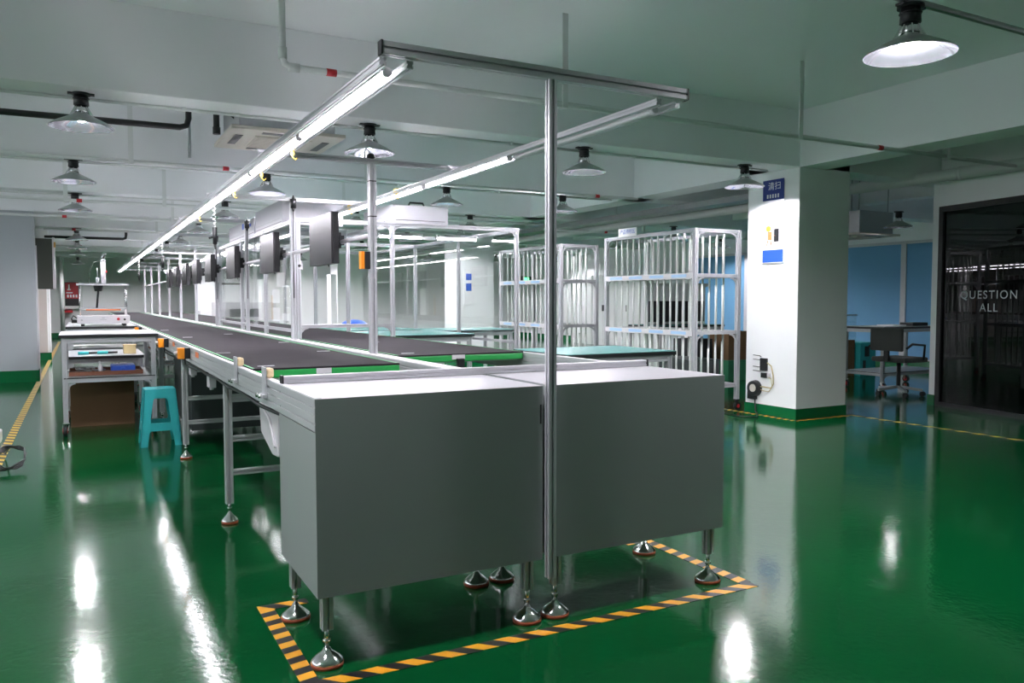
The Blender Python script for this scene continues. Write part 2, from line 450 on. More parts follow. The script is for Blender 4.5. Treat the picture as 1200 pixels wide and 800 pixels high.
# ------------------------------------------------------------------ sprinkler and other pipes
def spipe(y, z, x0, x1, tags, hangers, label, riser=None, top=H):
    r = thing('sprinkler_pipe', label, 'pipe', (x0, y, z), 'white sprinkler pipes')
    pts = [(x0, y, z), (x1, y, z)]
    b = MB()
    if riser is not None:
        b.tube([(riser, y, top), (riser, y, z+.05), (riser+.012, y, z+.015), (riser+.05, y, z), (x1, y, z)], .018, 10)
        b.cyl((riser+.03, y, z), (riser+.09, y, z), .024).cyl((riser, y, z+.04), (riser, y, z+.1), .024)
    else: b.tube(pts, .018, 10)
    b.build('pipe', 'pipe', r)
    for t in tags: MB().cyl((t-.028, y, z), (t+.028, y, z), .0205, n=14).build('red_tag', 'red', r)
    for h in hangers:
        MB().box(h-.021, h+.021, y-.024, y-.020, z-.02, SOF if 5.55 < h < 5.95 else top).box(h-.021, h+.021, y-.024, y+.024, z-.024, z-.02).build('hanger_strip', 'pipe', r)
spipe(1.98, 2.448, .36, 7.2, (.626, 5.254), (2.15, 4.30, 6.15), 'white sprinkler pipe with red tags crossing before the first beam', riser=.36)
spipe(7.75, 2.30, -6, 5.5, (-.617,), (.26, -.75, 2.4), 'white sprinkler pipe crossing at the top of the left grey wall', top=H)
spipe(5.6, 2.44, -6, 5.5, (.62, 4.9), (-.2, 2.0), 'white sprinkler pipe crossing below the second beam')
for j, (y, z) in enumerate(((10.4, 2.36), (13.2, 2.40), (17.0, 2.35))):
    spipe(y, z, -1.15 if y > 11 else -6, 5.5, (-.8 + .1*j,), (.6, 3.0), ['white sprinkler pipe just before the fourth beam', 'white sprinkler pipe above the back half of the line', 'farthest white sprinkler pipe crossing the hall'][j])
spipe(8.7, 2.33, 6, 12, (7.2,), (8, 10.4), 'white sprinkler pipe crossing the far right bay')
tag(MB().tube([(-6, 5.05, 2.64), (.16, 5.05, 2.68), (.215, 5.05, 2.70), (.232, 5.05, 2.76), (.232, 5.05, H)], .026, 10).build('insulated_pipe', 'black'), 'black insulated pipe before the second beam at upper left', 'pipe')
tag(MB().tube([(-1.2, 15, 2.39), (.13, 15, 2.39), (.18, 15, 2.41), (.19, 15, 2.47), (.19, 15, H)], .026, 10).build('insulated_pipe', 'black'), 'black insulated pipe far back above the aisle', 'pipe')
tag(MB().tube([(.44, 4.9, 2.66), (.44, 4.9, H)], .026, 10).cyl((.44, 4.9, 2.62), (.44, 4.9, 2.68), .032).build('insulated_pipe', 'black'), 'short black pipe stub beside the ceiling air conditioner', 'pipe')
tag(MB().tube([(.27, 5.35, 2.475), (.27, 5.35, H)], .014, 8).build('hanger_rod', 'steel'), 'grey vertical rod beside the black pipe elbow', 'rod')
d = MB().tube([(7.33, 1.6, 2.48), (7.46, 11, 2.48)], .062, 14)
for y in (2.6, 4.2, 5.8, 7.4): d.tube([(7.33+.0138*(y-1.6), y-.02, 2.48), (7.33+.0138*(y-1.6), y+.02, 2.48)], .068, 14)
tag(d.build('duct_pipe', 'pipe'), 'thick white duct pipe running above the dark glass front', 'pipe')
d = MB().tube([(6.9, 3.9, 2.36), (6.95, 24, 2.36)], .055, 12)
for y in range(5, 24, 3): d.tube([(6.92, y, 2.36), (6.92, y, H)], .012, 6)
tag(d.build('duct_pipe', 'pipe'), 'white duct pipe above and behind the rod racks', 'pipe')
tag(MB().box(6.45, 6.75, 4, 24, 2.39, 2.40).box(6.45, 6.46, 4, 24, 2.40, 2.46).box(6.74, 6.75, 4, 24, 2.40, 2.46).build('cable_tray', 'steel'), 'grey cable tray along the ceiling beyond the column', 'cable tray')

# ------------------------------------------------------------------ ceiling air conditioners
def cassette(x0, y0, z, w, label, top=H):
    r = thing('ceiling_air_conditioner', label, 'air conditioner', (x0+w/2, y0+w/2, z))
    MB().box(x0+.07, x0+w-.07, y0+.07, y0+w-.07, z+.03, top).build('casing', 'steel', r, bevel=.004)
    if top < H:
        for a in (.12, w-.12):
            for b_ in (.12, w-.12): MB().cyl((x0+a, y0+b_, top), (x0+a, y0+b_, H), .008, n=8).build('hanging_rod', 'steel', r)
    p = MB().box(x0, x0+w, y0, y0+w, z, z+.03).build('panel', 'beige', r, bevel=.006)
    g = MB().box(x0+.22, x0+w-.22, y0+.22, y0+w-.22, z-.012, z+.002)
    for k in range(9): g.box(x0+.24, x0+w-.24, y0+.25+.05*k, y0+.262+.05*k, z-.016, z-.012)
    g.build('intake_grille', 'beige', r)
    for (a, b, c_, d_) in ((.25, w-.25, .07, .13), (.25, w-.25, w-.13, w-.07), (.07, .13, .25, w-.25), (w-.13, w-.07, .25, w-.25)):
        MB().box(x0+a, x0+b, y0+c_, y0+d_, z-.004, z+.004).build('air_slot', 'black', r)
    MB().tube([(x0+.1, y0+.3, z+.12), (x0+.0, y0+.3, z+.2), (x0-.03, y0+.3, z+.4)], .012).build('cable', 'black', r)
cassette(.42, 4.02, 2.51, .90, 'cassette air conditioner behind the first beam, above the line')
cassette(8.75, 4.9, 2.08, .85, 'cassette air conditioner by the blue blinds', 2.42)

# ------------------------------------------------------------------ cabinets at the near end of the line
def foot_asm(b_leg, parent, x, y, ztop, w=.036, r=.052, zc=.118):
    """levelling foot: slotted leg stub, threaded stem, chrome bell and orange pad"""
    leg = MB().prof((x, y, zc), (x, y, ztop), w).build('leg', 'railgrey', parent)
    MB().cyl((x, y, .05), (x, y, zc+.03), .008, n=10).cyl((x, y, .075), (x, y, .085), .013, n=6).build('threaded_stem', 'chrome', leg)
    MB().lathe([(.0005, .058), (.011, .057), (.015, .048), (r*.55, .038), (r*.95, .021), (r, .016), (r, .0125)], (x, y, 0), 24).build('foot', 'chrome', leg)
    MB().cyl((x, y, 0), (x, y, .0125), r*1.02, n=24).build('rubber_pad', 'rubber', leg)
    return leg

def cabinet(x0, x1, label, leftmost):
    r = thing('conveyor_end_cabinet', label, 'cabinet', ((x0+x1)/2, .26, 0), 'grey end cabinets')
    zb, zt, D = .2355, .8726, .52
    MB().box(x0, x1, 0, .0025, zb, zt-.001).build('front_panel', 'grey', r, bevel=.0008)
    if leftmost:
        MB().box(x0+.001, x0+.0035, .003, D, zb, .764).build('side_panel', 'grey', r)
        MB().box(x1-.0035, x1-.001, .003, D, zb, zt-.003).build('side_panel', 'grey', r)
    else:
        MB().box(x0+.001, x0+.0035, .003, D, zb, zt-.003).build('side_panel', 'grey', r)
        MB().box(x1-.0035, x1-.001, .003, D, zb, zt-.003).build('side_panel', 'grey', r)
    xs = x1-.012 if leftmost else x0+.006
    MB().box(xs, xs+.006, -.0012, .0, .735, .805).build('slot_cover', 'black', r)  # black strip drawn for the dark slot beside the post
    MB().box(x0+.004, x1-.004, D-.003, D, zb, zt-.01).build('back_panel', 'grey', r)
    MB().box(x0+.004, x1-.004, .004, D-.004, zb, zb+.003).build('bottom_panel', 'grey', r)
    MB().box(x0+(.0 if not leftmost else .002), x1, .0, .5, zt-.003, zt).build('top_panel', 'topwhite', r, bevel=.0008)
    for sx in (x0+.04, x1-.04):
        for sy in (.045, D-.045):
            foot_asm(None, r, sx, sy, .27)
    return r
cabinet(0.0, .826, 'grey sheet-metal cabinet at the near end, left of the tall post', True)
cabinet(.866, 1.699, 'grey sheet-metal cabinet at the near end, right of the tall post', False)
cb = MB().prof((.012, .517, .8875), (1.69, .517, .8875), .03, .029, g=.003, dp=.003)
o = tag(cb.build('cross_profile', 'alu'), 'white aluminium profile lying across both cabinet tops', 'profile bar')
for sx in (.011, 1.691): MB().box(sx-.004, sx+.004, .50, .534, .873, .904).build('end_cap', 'black', o)

# ------------------------------------------------------------------ the two conveyor lines
def conveyor(x0, x1, yb, label, side):
    """x0..x1 outer faces of the side rails, belt starts at yb"""
    r = thing('belt_conveyor', label, 'conveyor', ((x0+x1)/2, 10.5, 0), 'belt conveyors')
    Y1 = 20.6; w = .025
    for sx in ((x0+w/2, x1-w/2)):
        rail = MB()
        ys = .008 if True else yb
        if sx > .5 and sx < 1.2: ys = .55
        elif sx > 1.2: ys = .55
        rail.prof((sx, ys, .846), (sx, Y1, .846), w, .052, dp=.006).prof((sx, ys, .793), (sx, Y1, .793), w, .052, dp=.006)
        ra = rail.build('side_rail', 'railgrey', r)
        MB().box(sx-w/2+.001, sx+w/2-.001, ys+.002, Y1, .872, .8745).build('rail_lip', 'white', ra)
    bx0, bx1 = x0+.028, x1-.028
    if side == 'l': bx1 = .715
    R = .022; zc = .856
    b2 = MB().box(bx0, bx1, yb+.001, Y1, zc+.014, zc+R).build('belt', 'belt', r)
    MB().box(bx0, bx1, yb, yb+.03, zc-R, zc+.014).build('belt_nose', 'beltgreen', r, bevel=.006)
    MB().box(bx0, bx0+.012, yb+R, Y1, zc+R, zc+R+.0008).box(bx1-.012, bx1, yb+R, Y1, zc+R, zc+R+.0008).build('belt_edge', 'beltgreen', b2)
    MB().box(bx0, bx1, yb+.05, Y1, .826, .832).build('slide_bed', 'railgrey', r)
    if side == 'l':
        pm = .345
        MB().box(pm-.035, pm+.035, yb-.0035, yb, zc-.012, zc+.014).box(pm-.004, pm+.004, yb-.003, yb, zc-.04, zc-.012).build('splice_plate', 'white', b2)
    else:
        MB().box(1.21, 1.29, yb-.0035, yb, zc-.010, zc+.016).build('splice_plate', 'white', b2)
        MB().box(1.235, 1.275, yb-.03, yb-.004, zc-.06, zc-.005).build('belt_clamp', 'black', b2)
    for (mx, my) in (((.02, 2.37), (.075, 1.30), (.60, 2.25), (.62, 3.4), (.1, 4.6), (.5, 5.1), (.08, 6.4)) if side == 'l' else ((.97, 1.82), (1.2, 3.1))):
        mx = max(mx, bx0+.02)
        MB().box(mx, mx+.075, my, my+.018, zc+R, zc+R+.0012).build('tape_mark', 'white', b2)
    k = 0
    for k in range(10):
        y = 1.93 + 1.98*k
        for sx in (x0+.035, x1-.035):
            foot_asm(None, r, sx, y, .768, .040, .042, .105)
        if k < 6:
            for z in (.66, .45, .27): MB().prof((x0+.055, y, z), (x1-.055, y, z), .03).build('cross_brace', 'railgrey', r)
    return r
cl = conveyor(0.0, .832, 1.17, 'left belt conveyor with dark belt and green edge, beside the trolleys', 'l')
cr = conveyor(.860, 1.70, 1.66, 'right belt conveyor with dark belt, running into the glass booth', 'r')
for y, z in ((4.28, .836), (2.86, .836), (7.2, .836)):
    MB().box(-.0025, 0, y-.07, y+.07, z-.012, z+.022).build('orange_sticker', 'sticker', cl)
tag(MB().box(.835, .857, .6, 20.6, .85, .872).build('cover_strip', 'white'), 'narrow white strip between the two belts', 'strip')
# guide brackets with wooden blocks on the left rail
for k, y in enumerate((1.42, .76)):
    g = thing('guide_bracket', ['rail bracket with cream block beside the belt corner', 'rail bracket with cream block beside the cabinet corner'][k], 'bracket', (-.006, y, .80), 'guide brackets')
    MB().box(-.008, -.001, y-.032, y+.032, .80, .918).box(-.02, -.001, y-.04, y+.04, .80, .812).build('plate', 'alu', g, bevel=.001)
    MB().box(0.0, .030, y-.028, y+.028, .876, .914).build('block', 'cream', g, bevel=.010)
    for s in (-.026, .026): MB().cyl((-.02, y+s, .806), (-.034, y+s, .806), .008, n=8).build('bolt', 'chrome', g)
# emergency-stop boxes
for k, (y, lab) in enumerate(((3.24, 'orange switch box on the rail, nearest to the cabinet'), (4.72, 'orange switch box on the rail behind the blue-green stool'), (7.95, 'orange switch box on the rail beside the press machine'), (9.8, 'farthest orange switch box on the rail'))):
    s = thing('switch_box', lab, 'switch box', (-.04, y, .80), 'orange switch boxes')
    MB().box(-.036, -.001, y-.035, y+.03, .795, .868).build('back_shell', 'black', s, bevel=.003)
    MB().box(-.078, -.036, y-.035, y+.03, .795, .868).build('front_shell', 'orange', s, bevel=.004)
    MB().cyl((-.078, y, .832), (-.098, y, .832), .015, .012, n=14).build('button', 'white', s)
    MB().tube([(-.03, y+.01, .795), (-.03, y+.0, .755), (-.01, y-.10, .74), (-.006, y-.4, .745)], .005, 6).build('cable', 'black', s)
# parts hanging below the left rail
cv = MB()
vs = [(.03, 1.06, .745), (.03, .67, .745), (.03, .70, .565), (.03, .80, .56), (.03, 1.02, .62)]
vs2 = [(.10, y, z) for _, y, z in vs]
cv.add(vs+vs2, [(0, 1, 2, 3, 4), (9, 8, 7, 6, 5)] + [(i, (i+1) % 5, 5+(i+1) % 5, 5+i) for i in range(5)])
cv.tube([(.028, 1.0, .74), (.027, .82, .70), (.027, .73, .60)], .006, 6)
tag(cv.build('drive_cover', 'white', bevel=.008), 'white angular plastic cover under the rail beside the cabinet', 'cover')
tag(MB().box(.05, .25, .70, .92, .60, .745).cyl((.1, .81, .60), (.1, .81, .56), .03).build('gear_motor', 'steel', bevel=.006), 'grey drive motor behind the white cover under the belt', 'motor')
for k, (y, lab) in enumerate(((2.55, 'small pale sensor box under the rail between the first two legs'), (3.45, 'small pale sensor box under the rail beside the second leg'), (5.2, 'small pale sensor box under the rail behind the stool'))):
    tag(MB().box(.02, .06, y-.05, y+.05, .665, .745).cyl((.04, y, .665), (.04, y, .65), .012).build('sensor_box', 'white', bevel=.004), lab, 'sensor box', 'sensor boxes')
tag(MB().tube([(.012, .56+.4*k, .756 - (.012 if k % 2 else .0)) for k in range(24)], .008, 6).build('cable_bundle', 'black'), 'black cable bundle running under the left rail', 'cable')
tag(MB().box(.14, .70, 4.45, 5.75, .12, .64).box(.13, .71, 4.44, 5.76, .64, .66).build('control_box', 'darkpanel', bevel=.005), 'dark control cabinet standing under the left belt behind the stool', 'cabinet')  # plain dark box in the space under the belt

# ------------------------------------------------------------------ light gantry
gan = thing('light_gantry', 'aluminium gantry of posts and rails carrying the tube lights over the line', 'gantry', (.846, 10, 0))
MB().prof((.846, -.021, .172), (.846, -.021, 1.957), .032).build('post', 'alu', gan)
MB().prof((.2175, -.021, 1.977), (1.457, -.021, 1.977), .032, .042, g=.004).build('crossbar', 'alu', gan)
for sx in (.2165, 1.458): MB().box(sx-.003, sx+.003, -.038, -.004, 1.955, 1.999).build('end_cap', 'black', gan)
PY = [1.954, 3.90, 5.87, 7.92, 9.90, 11.90, 13.85, 15.97, 18.0, 20.2]
for y in PY:
    po_ = MB().prof((.846, y, .876), (.846, y, 1.957), .040 if y < 3 else .036).build('post', 'alu', gan)
    if y < 3:
        for z in (1.86, 1.66, 1.31): MB().box(.825, .867, y-.021, y+.021, z-.003, z+.003).build('cable_tie', 'black' if z > 1.5 else 'white', po_)
    MB().prof((.2175, y, 1.972), (1.457, y, 1.972), .030, .030, g=.004).build('crossbar', 'alu', gan)
for (xa, xb) in ((.2305, .3225), (1.3405, 1.4325)):
    for x in (xa, xb):
        MB().prof((x, -.004, 1.9425), (x, 20.6, 1.9425), .024, .025, g=.003, dp=.004).build('light_rail', 'alu', gan)
for k in range(len(PY)-1):
    MB().tube([(.846, PY[k]+.02, 1.555), (.846, PY[k+1]-.02, 1.555)], .014, 8).build('monitor_rail', 'white', gan)
MB().tube([(.846, 1.2, 1.555), (.846, 1.934, 1.555)], .014, 8) 
# tube lights
def make_tube(m):
    r = thing('tube_light', '', 'tube light')
    n = 8
    lo = [(-PI*1.12) + PI*1.24*k/n for k in range(n+1)]
    b = MB(); vs = []
    for y in (-.56, .56): vs += [(.0135*math.cos(t), y, .0135*math.sin(t)) for t in lo]
    b.add(vs, [(k, k+1, n+2+k, n+1+k) for k in range(n)], True).build('lit_tube', m, r)
    hi = [PI*.12 + PI*.76*k/n for k in range(n+1)]
    b = MB(); vs = []
    for y in (-.56, .56): vs += [(.0138*math.cos(t), y, .0138*math.sin(t)) for t in hi]
    b.add(vs, [(k, k+1, n+2+k, n+1+k) for k in range(n)] + [tuple(range(n+1)), tuple(range(n+1, 2*n+2))], False).build('tube_back', 'white', r)
    for s in (-1, 1):
        MB().cyl((0, s*.56, 0), (0, s*.585, 0), .0145, n=14).build('end_cap', 'white', r)
        MB().box(-.034, .034, s*.53-.008, s*.53+.008, .016, .020).build('clip', 'steel', r)
    return r
t_on = make_tube('tube'); t_off = make_tube('tubeoff')
used = False
for bi, x in enumerate((.2765, 1.3865)):
    for k in range(17):
        y = .66 + 1.21*k
        if bi == 1 and k == 0: o = t_off
        elif not used: o = t_on; used = True
        else: o = copy_tree(t_on)
        o.location = (x, y, 1.934)
        o['label'] = '%s tube light from the near end on the %s overhead rail' % (('unlit ' if o is t_off else '') + (ORD[k] if not o is t_off else ORD[k]), ['left', 'right'][bi])
        o['group'] = 'tube lights on the %s rail' % ['left', 'right'][bi]
# hooks, plugs and hanging drivers
for k, y in enumerate((1.62, 2.4, 3.35, 5.2)):
    h = MB().tube([(.3225, y, 1.932), (.3225, y, 1.90), (.336, y, 1.888), (.345, y, 1.90)], .003, 6).box(.316, .329, y-.009, y+.009, 1.908, 1.93)
    tag(h.build('cable_hook', 'yellow'), '%s yellow cable hook from the near end under the left light rail' % ORD[k], 'hook', 'yellow cable hooks')
for k, y in enumerate((2.9, 4.0)):
    h = MB().tube([(1.3405, y, 1.932), (1.3405, y, 1.905), (1.355, y, 1.895)], .004, 6).box(1.33, 1.351, y-.03, y+.03, 1.925, 1.966)
    tag(h.build('cable_hook', 'yellow'), ['nearer yellow clip on the right light rail', 'farther yellow clip on the right light rail'][k], 'hook', 'yellow rail clips')
def driver(x, y, z, lab):
    r = thing('hanging_screwdriver', lab, 'power screwdriver', (x, y, z), 'hanging screwdrivers')
    pts = [(x + .012*math.cos(k*1.3), y + .012*math.sin(k*1.3), 1.93 - (1.93-z-.17)*k/26) for k in range(27)]
    MB().tube(pts, .003, 6).build('coil_cord', 'wirewhite', r)
    MB().cyl((x, y, z+.17), (x, y, z+.04), .018, .016, n=12).build('body', 'black', r)
    MB().cyl((x, y, z+.04), (x, y, z), .011, .005, n=10).build('bit', 'black', r)
    MB().bar((x, y, z+.10), (x-.045, y, z+.085), .014, .016).build('trigger', 'black', r)
driver(.3, 4.13, 1.58, 'nearest black screwdriver hanging from the left light rail')
driver(.3, 8.6, 1.56, 'second black screwdriver hanging from the left light rail')
driver(.3, 13.2, 1.52, 'farthest black screwdriver hanging from the left light rail')
for k, (y, lab) in enumerate(((1.954, 'black plug with cord loop on the first line post top'), (3.90, 'black plug with hanging cord on the second line post'), (5.87, 'black plug on the third line post top'), (7.92, 'black plug on the fourth line post top'))):
    p = thing('power_plug', lab, 'plug', (.846, y-.035, 1.93), 'black plugs on post tops')
    if k == 0:
        MB().sphere((.842, y, 2.0), .024, .8).build('plug_body', 'black', p)
        MB().tube([(.842, y, 2.0), (.83, y, 2.03), (.815, y, 2.04), (.805, y, 2.02), (.805, y, 1.99)], .004, 6).build('cord', 'wirewhite', p)
    else:
        MB().cyl((.846, y-.042, 1.97), (.846, y-.042, 1.90), .026, .022, n=12).cyl((.846, y-.042, 1.97), (.846, y-.042, 2.0), .012, .006, n=8).cyl((.846, y-.042, 1.90), (.846, y-.042, 1.875), .014, .008, n=8).build('plug_body', 'black', p)
        MB().tube([(.846, y-.042, 1.88), (.846, y-.026, 1.7), (.846, y-.025, 1.45), (.846, y-.024, 1.2)], .0035, 6).build('cord', 'blackmetal', p)

# ------------------------------------------------------------------ monitors
def make_monitor():
    r = thing('monitor', '', 'monitor')
    MB().box(.0, .012, -.262, .262, -.158, .158).build('screen', 'screen', r, bevel=.002)
    MB().box(.012, .05, -.262, .262, -.158, .158).build('housing', 'black', r, bevel=.004)
    MB().box(.05, .075, -.17, .17, -.11, .11).build('back_cover', 'black', r, bevel=.008)
    MB().box(.075, .125, -.05, .05, -.05, .05).box(.112, .142, -.06, .06, -.03, .03).build('bracket', 'blackmetal', r)
    MB().tube([(.06, .1, -.1), (.09, .12, -.16), (.11, .18, -.10), (.12, .22, -.01)], .004, 6).build('cable', 'black', r)
    return r
mon0 = make_monitor()
for k, y in enumerate((2.62, 4.28, 6.08, 7.72, 9.0, 10.2, 11.5, 12.7)):
    o = mon0 if k == 0 else copy_tree(mon0)
    o.location = (.72, y, 1.566 if k else 1.566)
    o['label'] = '%s monitor from the near end of the row hung over the belts' % ORD[k]
    o['group'] = 'monitors over the belts'
for k, y in ((0, 1.93),):
    s = thing('switch_box', 'orange and black switch box on the first line post', 'switch box', (.80, y, 1.40))
    MB().box(.772, .792, 1.93, 1.975, 1.36, 1.46).build('front_shell', 'orange', s, bevel=.003)
    MB().box(.792, .826, 1.93, 1.975, 1.36, 1.46).build('back_shell', 'black', s, bevel=.003)
s = thing('wall_socket', 'small white socket with black hole on the second post', 'socket', (.885, 3.89, 1.45))
MB().box(.866, .92, 3.885, 3.915, 1.425, 1.485).build('plate', 'white', s, bevel=.003)
MB().cyl((.893, 3.886, 1.455), (.893, 3.880, 1.455), .012).build('socket_hole', 'black', s)

# ------------------------------------------------------------------ glass booth over the right belt and its work bays
bo = thing('glass_booth', 'aluminium framed glass booth over the right belt and work table', 'booth', (1.8, 5.9, 0))
BX = (.886, 1.67, 2.855); BY = (3.9, 5.16, 6.39, 7.9); zt = 1.80; pw = .034
for x in BX:
    for y in BY:
        z0 = .876 if x < 1.7 else 0
        MB().prof((x, y, z0), (x, y, zt), pw).build('post', 'alu', bo)
    MB().prof((x, BY[0], zt+.015), (x, BY[-1], zt+.015), pw).build('top_rail', 'alu', bo)
for y in BY:
    MB().prof((BX[0]-.02, y, zt+.015), (BX[-1]+.02, y, zt+.015), pw).build('top_rail', 'alu', bo)
MB().prof((BX[0]+.017, 3.9, .975), (BX[1]-.017, 3.9, .975), .028).build('bottom_rail', 'alu', bo)
MB().prof((BX[0], 3.92, .935), (BX[0], 7.88, .935), .024).build('bottom_rail', 'alu', bo)
MB().prof((BX[2], 3.92, .80), (BX[2], 7.88, .80), .024).build('bottom_rail', 'alu', bo)
def gpart(r, m, *a):
    b = MB(); gusset(b, *a); return b.build('gusset', m, r)
def gusset(b, x, y, z, sx, sz, axis='x', L=.06):
    n = 6
    for k in range(n):
        t0 = PI/2*k/n; t1 = PI/2*(k+1)/n
        def P(t): return (L*(1-math.sin(t)), L*(1-math.cos(t)))
        a = P(t0); c = P(t1)
        if axis == 'x': b.bar((x+sx*a[0], y, z+sz*a[1]), (x+sx*c[0], y, z+sz*c[1]), .012, .02)
        else: b.bar((x, y+sx*a[0], z+sz*a[1]), (x, y+sx*c[0], z+sz*c[1]), .02, .012)
gpart(bo, 'alu', BX[1]+.012, 3.9, zt+.002, 1, -1); gpart(bo, 'alu', BX[2]-.012, 3.9, zt+.002, -1, -1); gpart(bo, 'alu', BX[1]-.012, 3.9, zt+.002, -1, -1)
gpart(bo, 'alu', BX[0]+.012, 3.9, .965, 1, -1); gpart(bo, 'alu', BX[1]-.012, 3.9, .965, -1, -1)
for a, b_ in zip(BY[:-1], BY[1:]):
    MB().box(BX[0]-.003, BX[0]+.003, a+.02, b_-.02, .95, zt).build('glass_panel', 'glass', bo)
    MB().box(BX[2]-.003, BX[2]+.003, a+.02, b_-.02, .82, zt).build('glass_panel', 'glass', bo)
MB().box(BX[1]+.02, BX[2]-.02, 3.897, 3.903, .86, zt).build('glass_panel', 'glass', bo)
MB().box(BX[0]+.02, BX[1]-.02, 7.897, 7.903, .97, zt).build('glass_panel', 'glass', bo)
MB().box(BX[0]+.02, BX[1]-.02, BY[0]+.8, BY[-1], zt+.032, zt+.036).build('roof_sheet', 'clear', bo)
# paper sheets taped to the booth glass
for k, (y, z, lab) in enumerate(((4.55, 1.36, 'white paper sheet on the booth glass, topmost'), (4.75, 1.22, 'white paper sheet on the booth glass, middle'), (4.75, 1.06, 'white paper sheet on the booth glass, lowest'))):
    tag(MB().box(BX[0]+.0045, BX[0]+.006, y-.15, y+.15, z-.06, z+.06).build('paper_sheet', 'paper'), lab, 'paper', 'papers on the booth glass')
def hood(x0, x1, y0, y1, z0, z1, lab, handle):
    r = thing('fan_filter_hood', lab, 'hood', ((x0+x1)/2, (y0+y1)/2, z0), 'white hoods on the booth')
    MB().box(x0, x1, y0, y1, z0, z1).build('casing', 'hoodpaint', r, bevel=.004)
    MB().box(x0+.03, x1-.03, y0-.002, y0+.001, z0+.022, z0+.027).box(x0-.002, x0+.001, y0+.03, y1-.03, z0+.022, z0+.027).build('slot_line', 'black', r)
    MB().box(x0-.006, x0, y0, y1, z0+.055, z0+.06).build('seam_strip', 'steel', r)
    if handle:
        xm = (x0+x1)/2-.02
        MB().tube([(xm-.07, y0+.05, z1), (xm-.06, y0+.05, z1+.028), (xm+.06, y0+.05, z1+.028), (xm+.07, y0+.05, z1)], .008, 8).build('handle', 'black', r)
    return r
hood(1.68, 2.19, 3.92, 4.69, 1.834, 1.985, 'white hood box with black handle on the booth roof', True)
hood(.90, 1.43, 4.50, 5.68, 1.834, 2.045, 'tall white hood above the right belt behind the second monitor', False)
h3 = hood(.90, 1.43, 5.75, 7.25, 1.834, 2.01, 'farther white hood above the right belt with blue labels', False)
for y in (5.95, 6.35): MB().box(.897, .899, y-.05, y+.05, 1.93, 1.99).build('blue_label', 'blue', h3)
for k, (x0_, y_) in enumerate(((1.78, 4.55), (2.35, 4.55))):
    r = thing('booth_light', ['left work light under the booth roof', 'right work light under the booth roof'][k], 'work light', (x0_+.2, y_, 1.77), 'booth work lights')
    MB().box(x0_, x0_+.42, y_-.03, y_+.03, 1.775, 1.80).build('housing', 'white', r)
    MB().cyl((x0_+.01, y_, 1.768), (x0_+.41, y_, 1.768), .012, n=10).build('lit_tube', 'tube', r)

# ------------------------------------------------------------------ work tables
def table(name, lab, x0, x1, y0, y1, z, top='tealtop', edge='black', frame='alu', shelf=None, group=None, wheels=False):
    r = thing(name, lab, 'work table', ((x0+x1)/2, (y0+y1)/2, 0), group)
    MB().box(x0, x1, y0, y1, z-.030, z-.004).build('table_edge', edge, r, bevel=.003)
    MB().box(x0+.002, x1-.002, y0+.002, y1-.002, z-.004, z).build('table_top', top, r)
    zb = .11 if wheels else 0
    for sx in (x0+.04, x1-.04):
        for sy in (y0+.04, y1-.04):
            leg = MB().prof((sx, sy, zb), (sx, sy, z-.030), .04).build('leg', frame, r)
            if wheels:
                MB().box(sx-.028, sx+.028, sy-.028, sy+.028, zb-.008, zb).bar((sx-.022, sy, zb-.008), (sx-.03, sy-.02, .045), .005, .03).bar((sx+.022, sy, zb-.008), (sx+.014, sy-.02, .045), .005, .03).build('caster_fork', 'chrome', leg)
                MB().cyl((sx-.024, sy-.02, .048), (sx+.008, sy-.02, .048), .048, n=20).build('caster_wheel', 'red' if False else 'blackmetal', leg)
                MB().cyl((sx-.028, sy-.02, .048), (sx+.012, sy-.02, .048), .028, n=16).build('caster_hub', 'red', leg)
            else:
                MB().cyl((sx, sy, 0), (sx, sy, .012), .024).build('foot', 'black', leg)
    f = MB()
    for sy in (y0+.04, y1-.04): f.prof((x0+.06, sy, z-.053), (x1-.06, sy, z-.053), .04, .045)
    for sx in (x0+.04, x1-.04): f.prof((sx, y0+.06, z-.053), (sx, y1-.06, z-.053), .04, .045)
    f.build('frame', frame, r)
    if shelf:
        for zs in shelf:
            f = MB()
            for sy in (y0+.04, y1-.04): f.prof((x0+.06, sy, zs-.02), (x1-.06, sy, zs-.02), .036)
            for sx in (x0+.04, x1-.04): f.prof((sx, y0+.06, zs-.02), (sx, y1-.06, zs-.02), .036)
            f.build('shelf_frame', frame, r)
            MB().box(x0+.03, x1-.03, y0+.02, y1-.02, zs-.002, zs+.006).build('shelf_edge', edge, r)
            MB().box(x0+.032, x1-.032, y0+.022, y1-.022, zs+.006, zs+.010).build('shelf_board', 'steel', r)
        gpart(r, frame, x0+.06, y0+.04, min(shelf)-.04, 1, -1); gpart(r, frame, x1-.06, y0+.04, min(shelf)-.04, -1, -1)
        gpart(r, frame, x1-.06, y0+.04, z-.068, -1, -1)
    return r
table('work_table', 'teal-topped table behind the right cabinet, before the rod racks', 2.18, 3.10, 1.97, 2.72, .822)
table('work_table', 'teal-topped table inside the glass booth', 1.78, 2.78, 4.62, 5.8, .855)
table('work_table', 'second teal-topped table deeper in the glass booth', 1.78, 2.78, 6.0, 7.6, .855)
table('work_table', 'teal-topped table just behind the booth glass, beyond the first', 3.0, 4.2, 6.4, 7.2, .82)

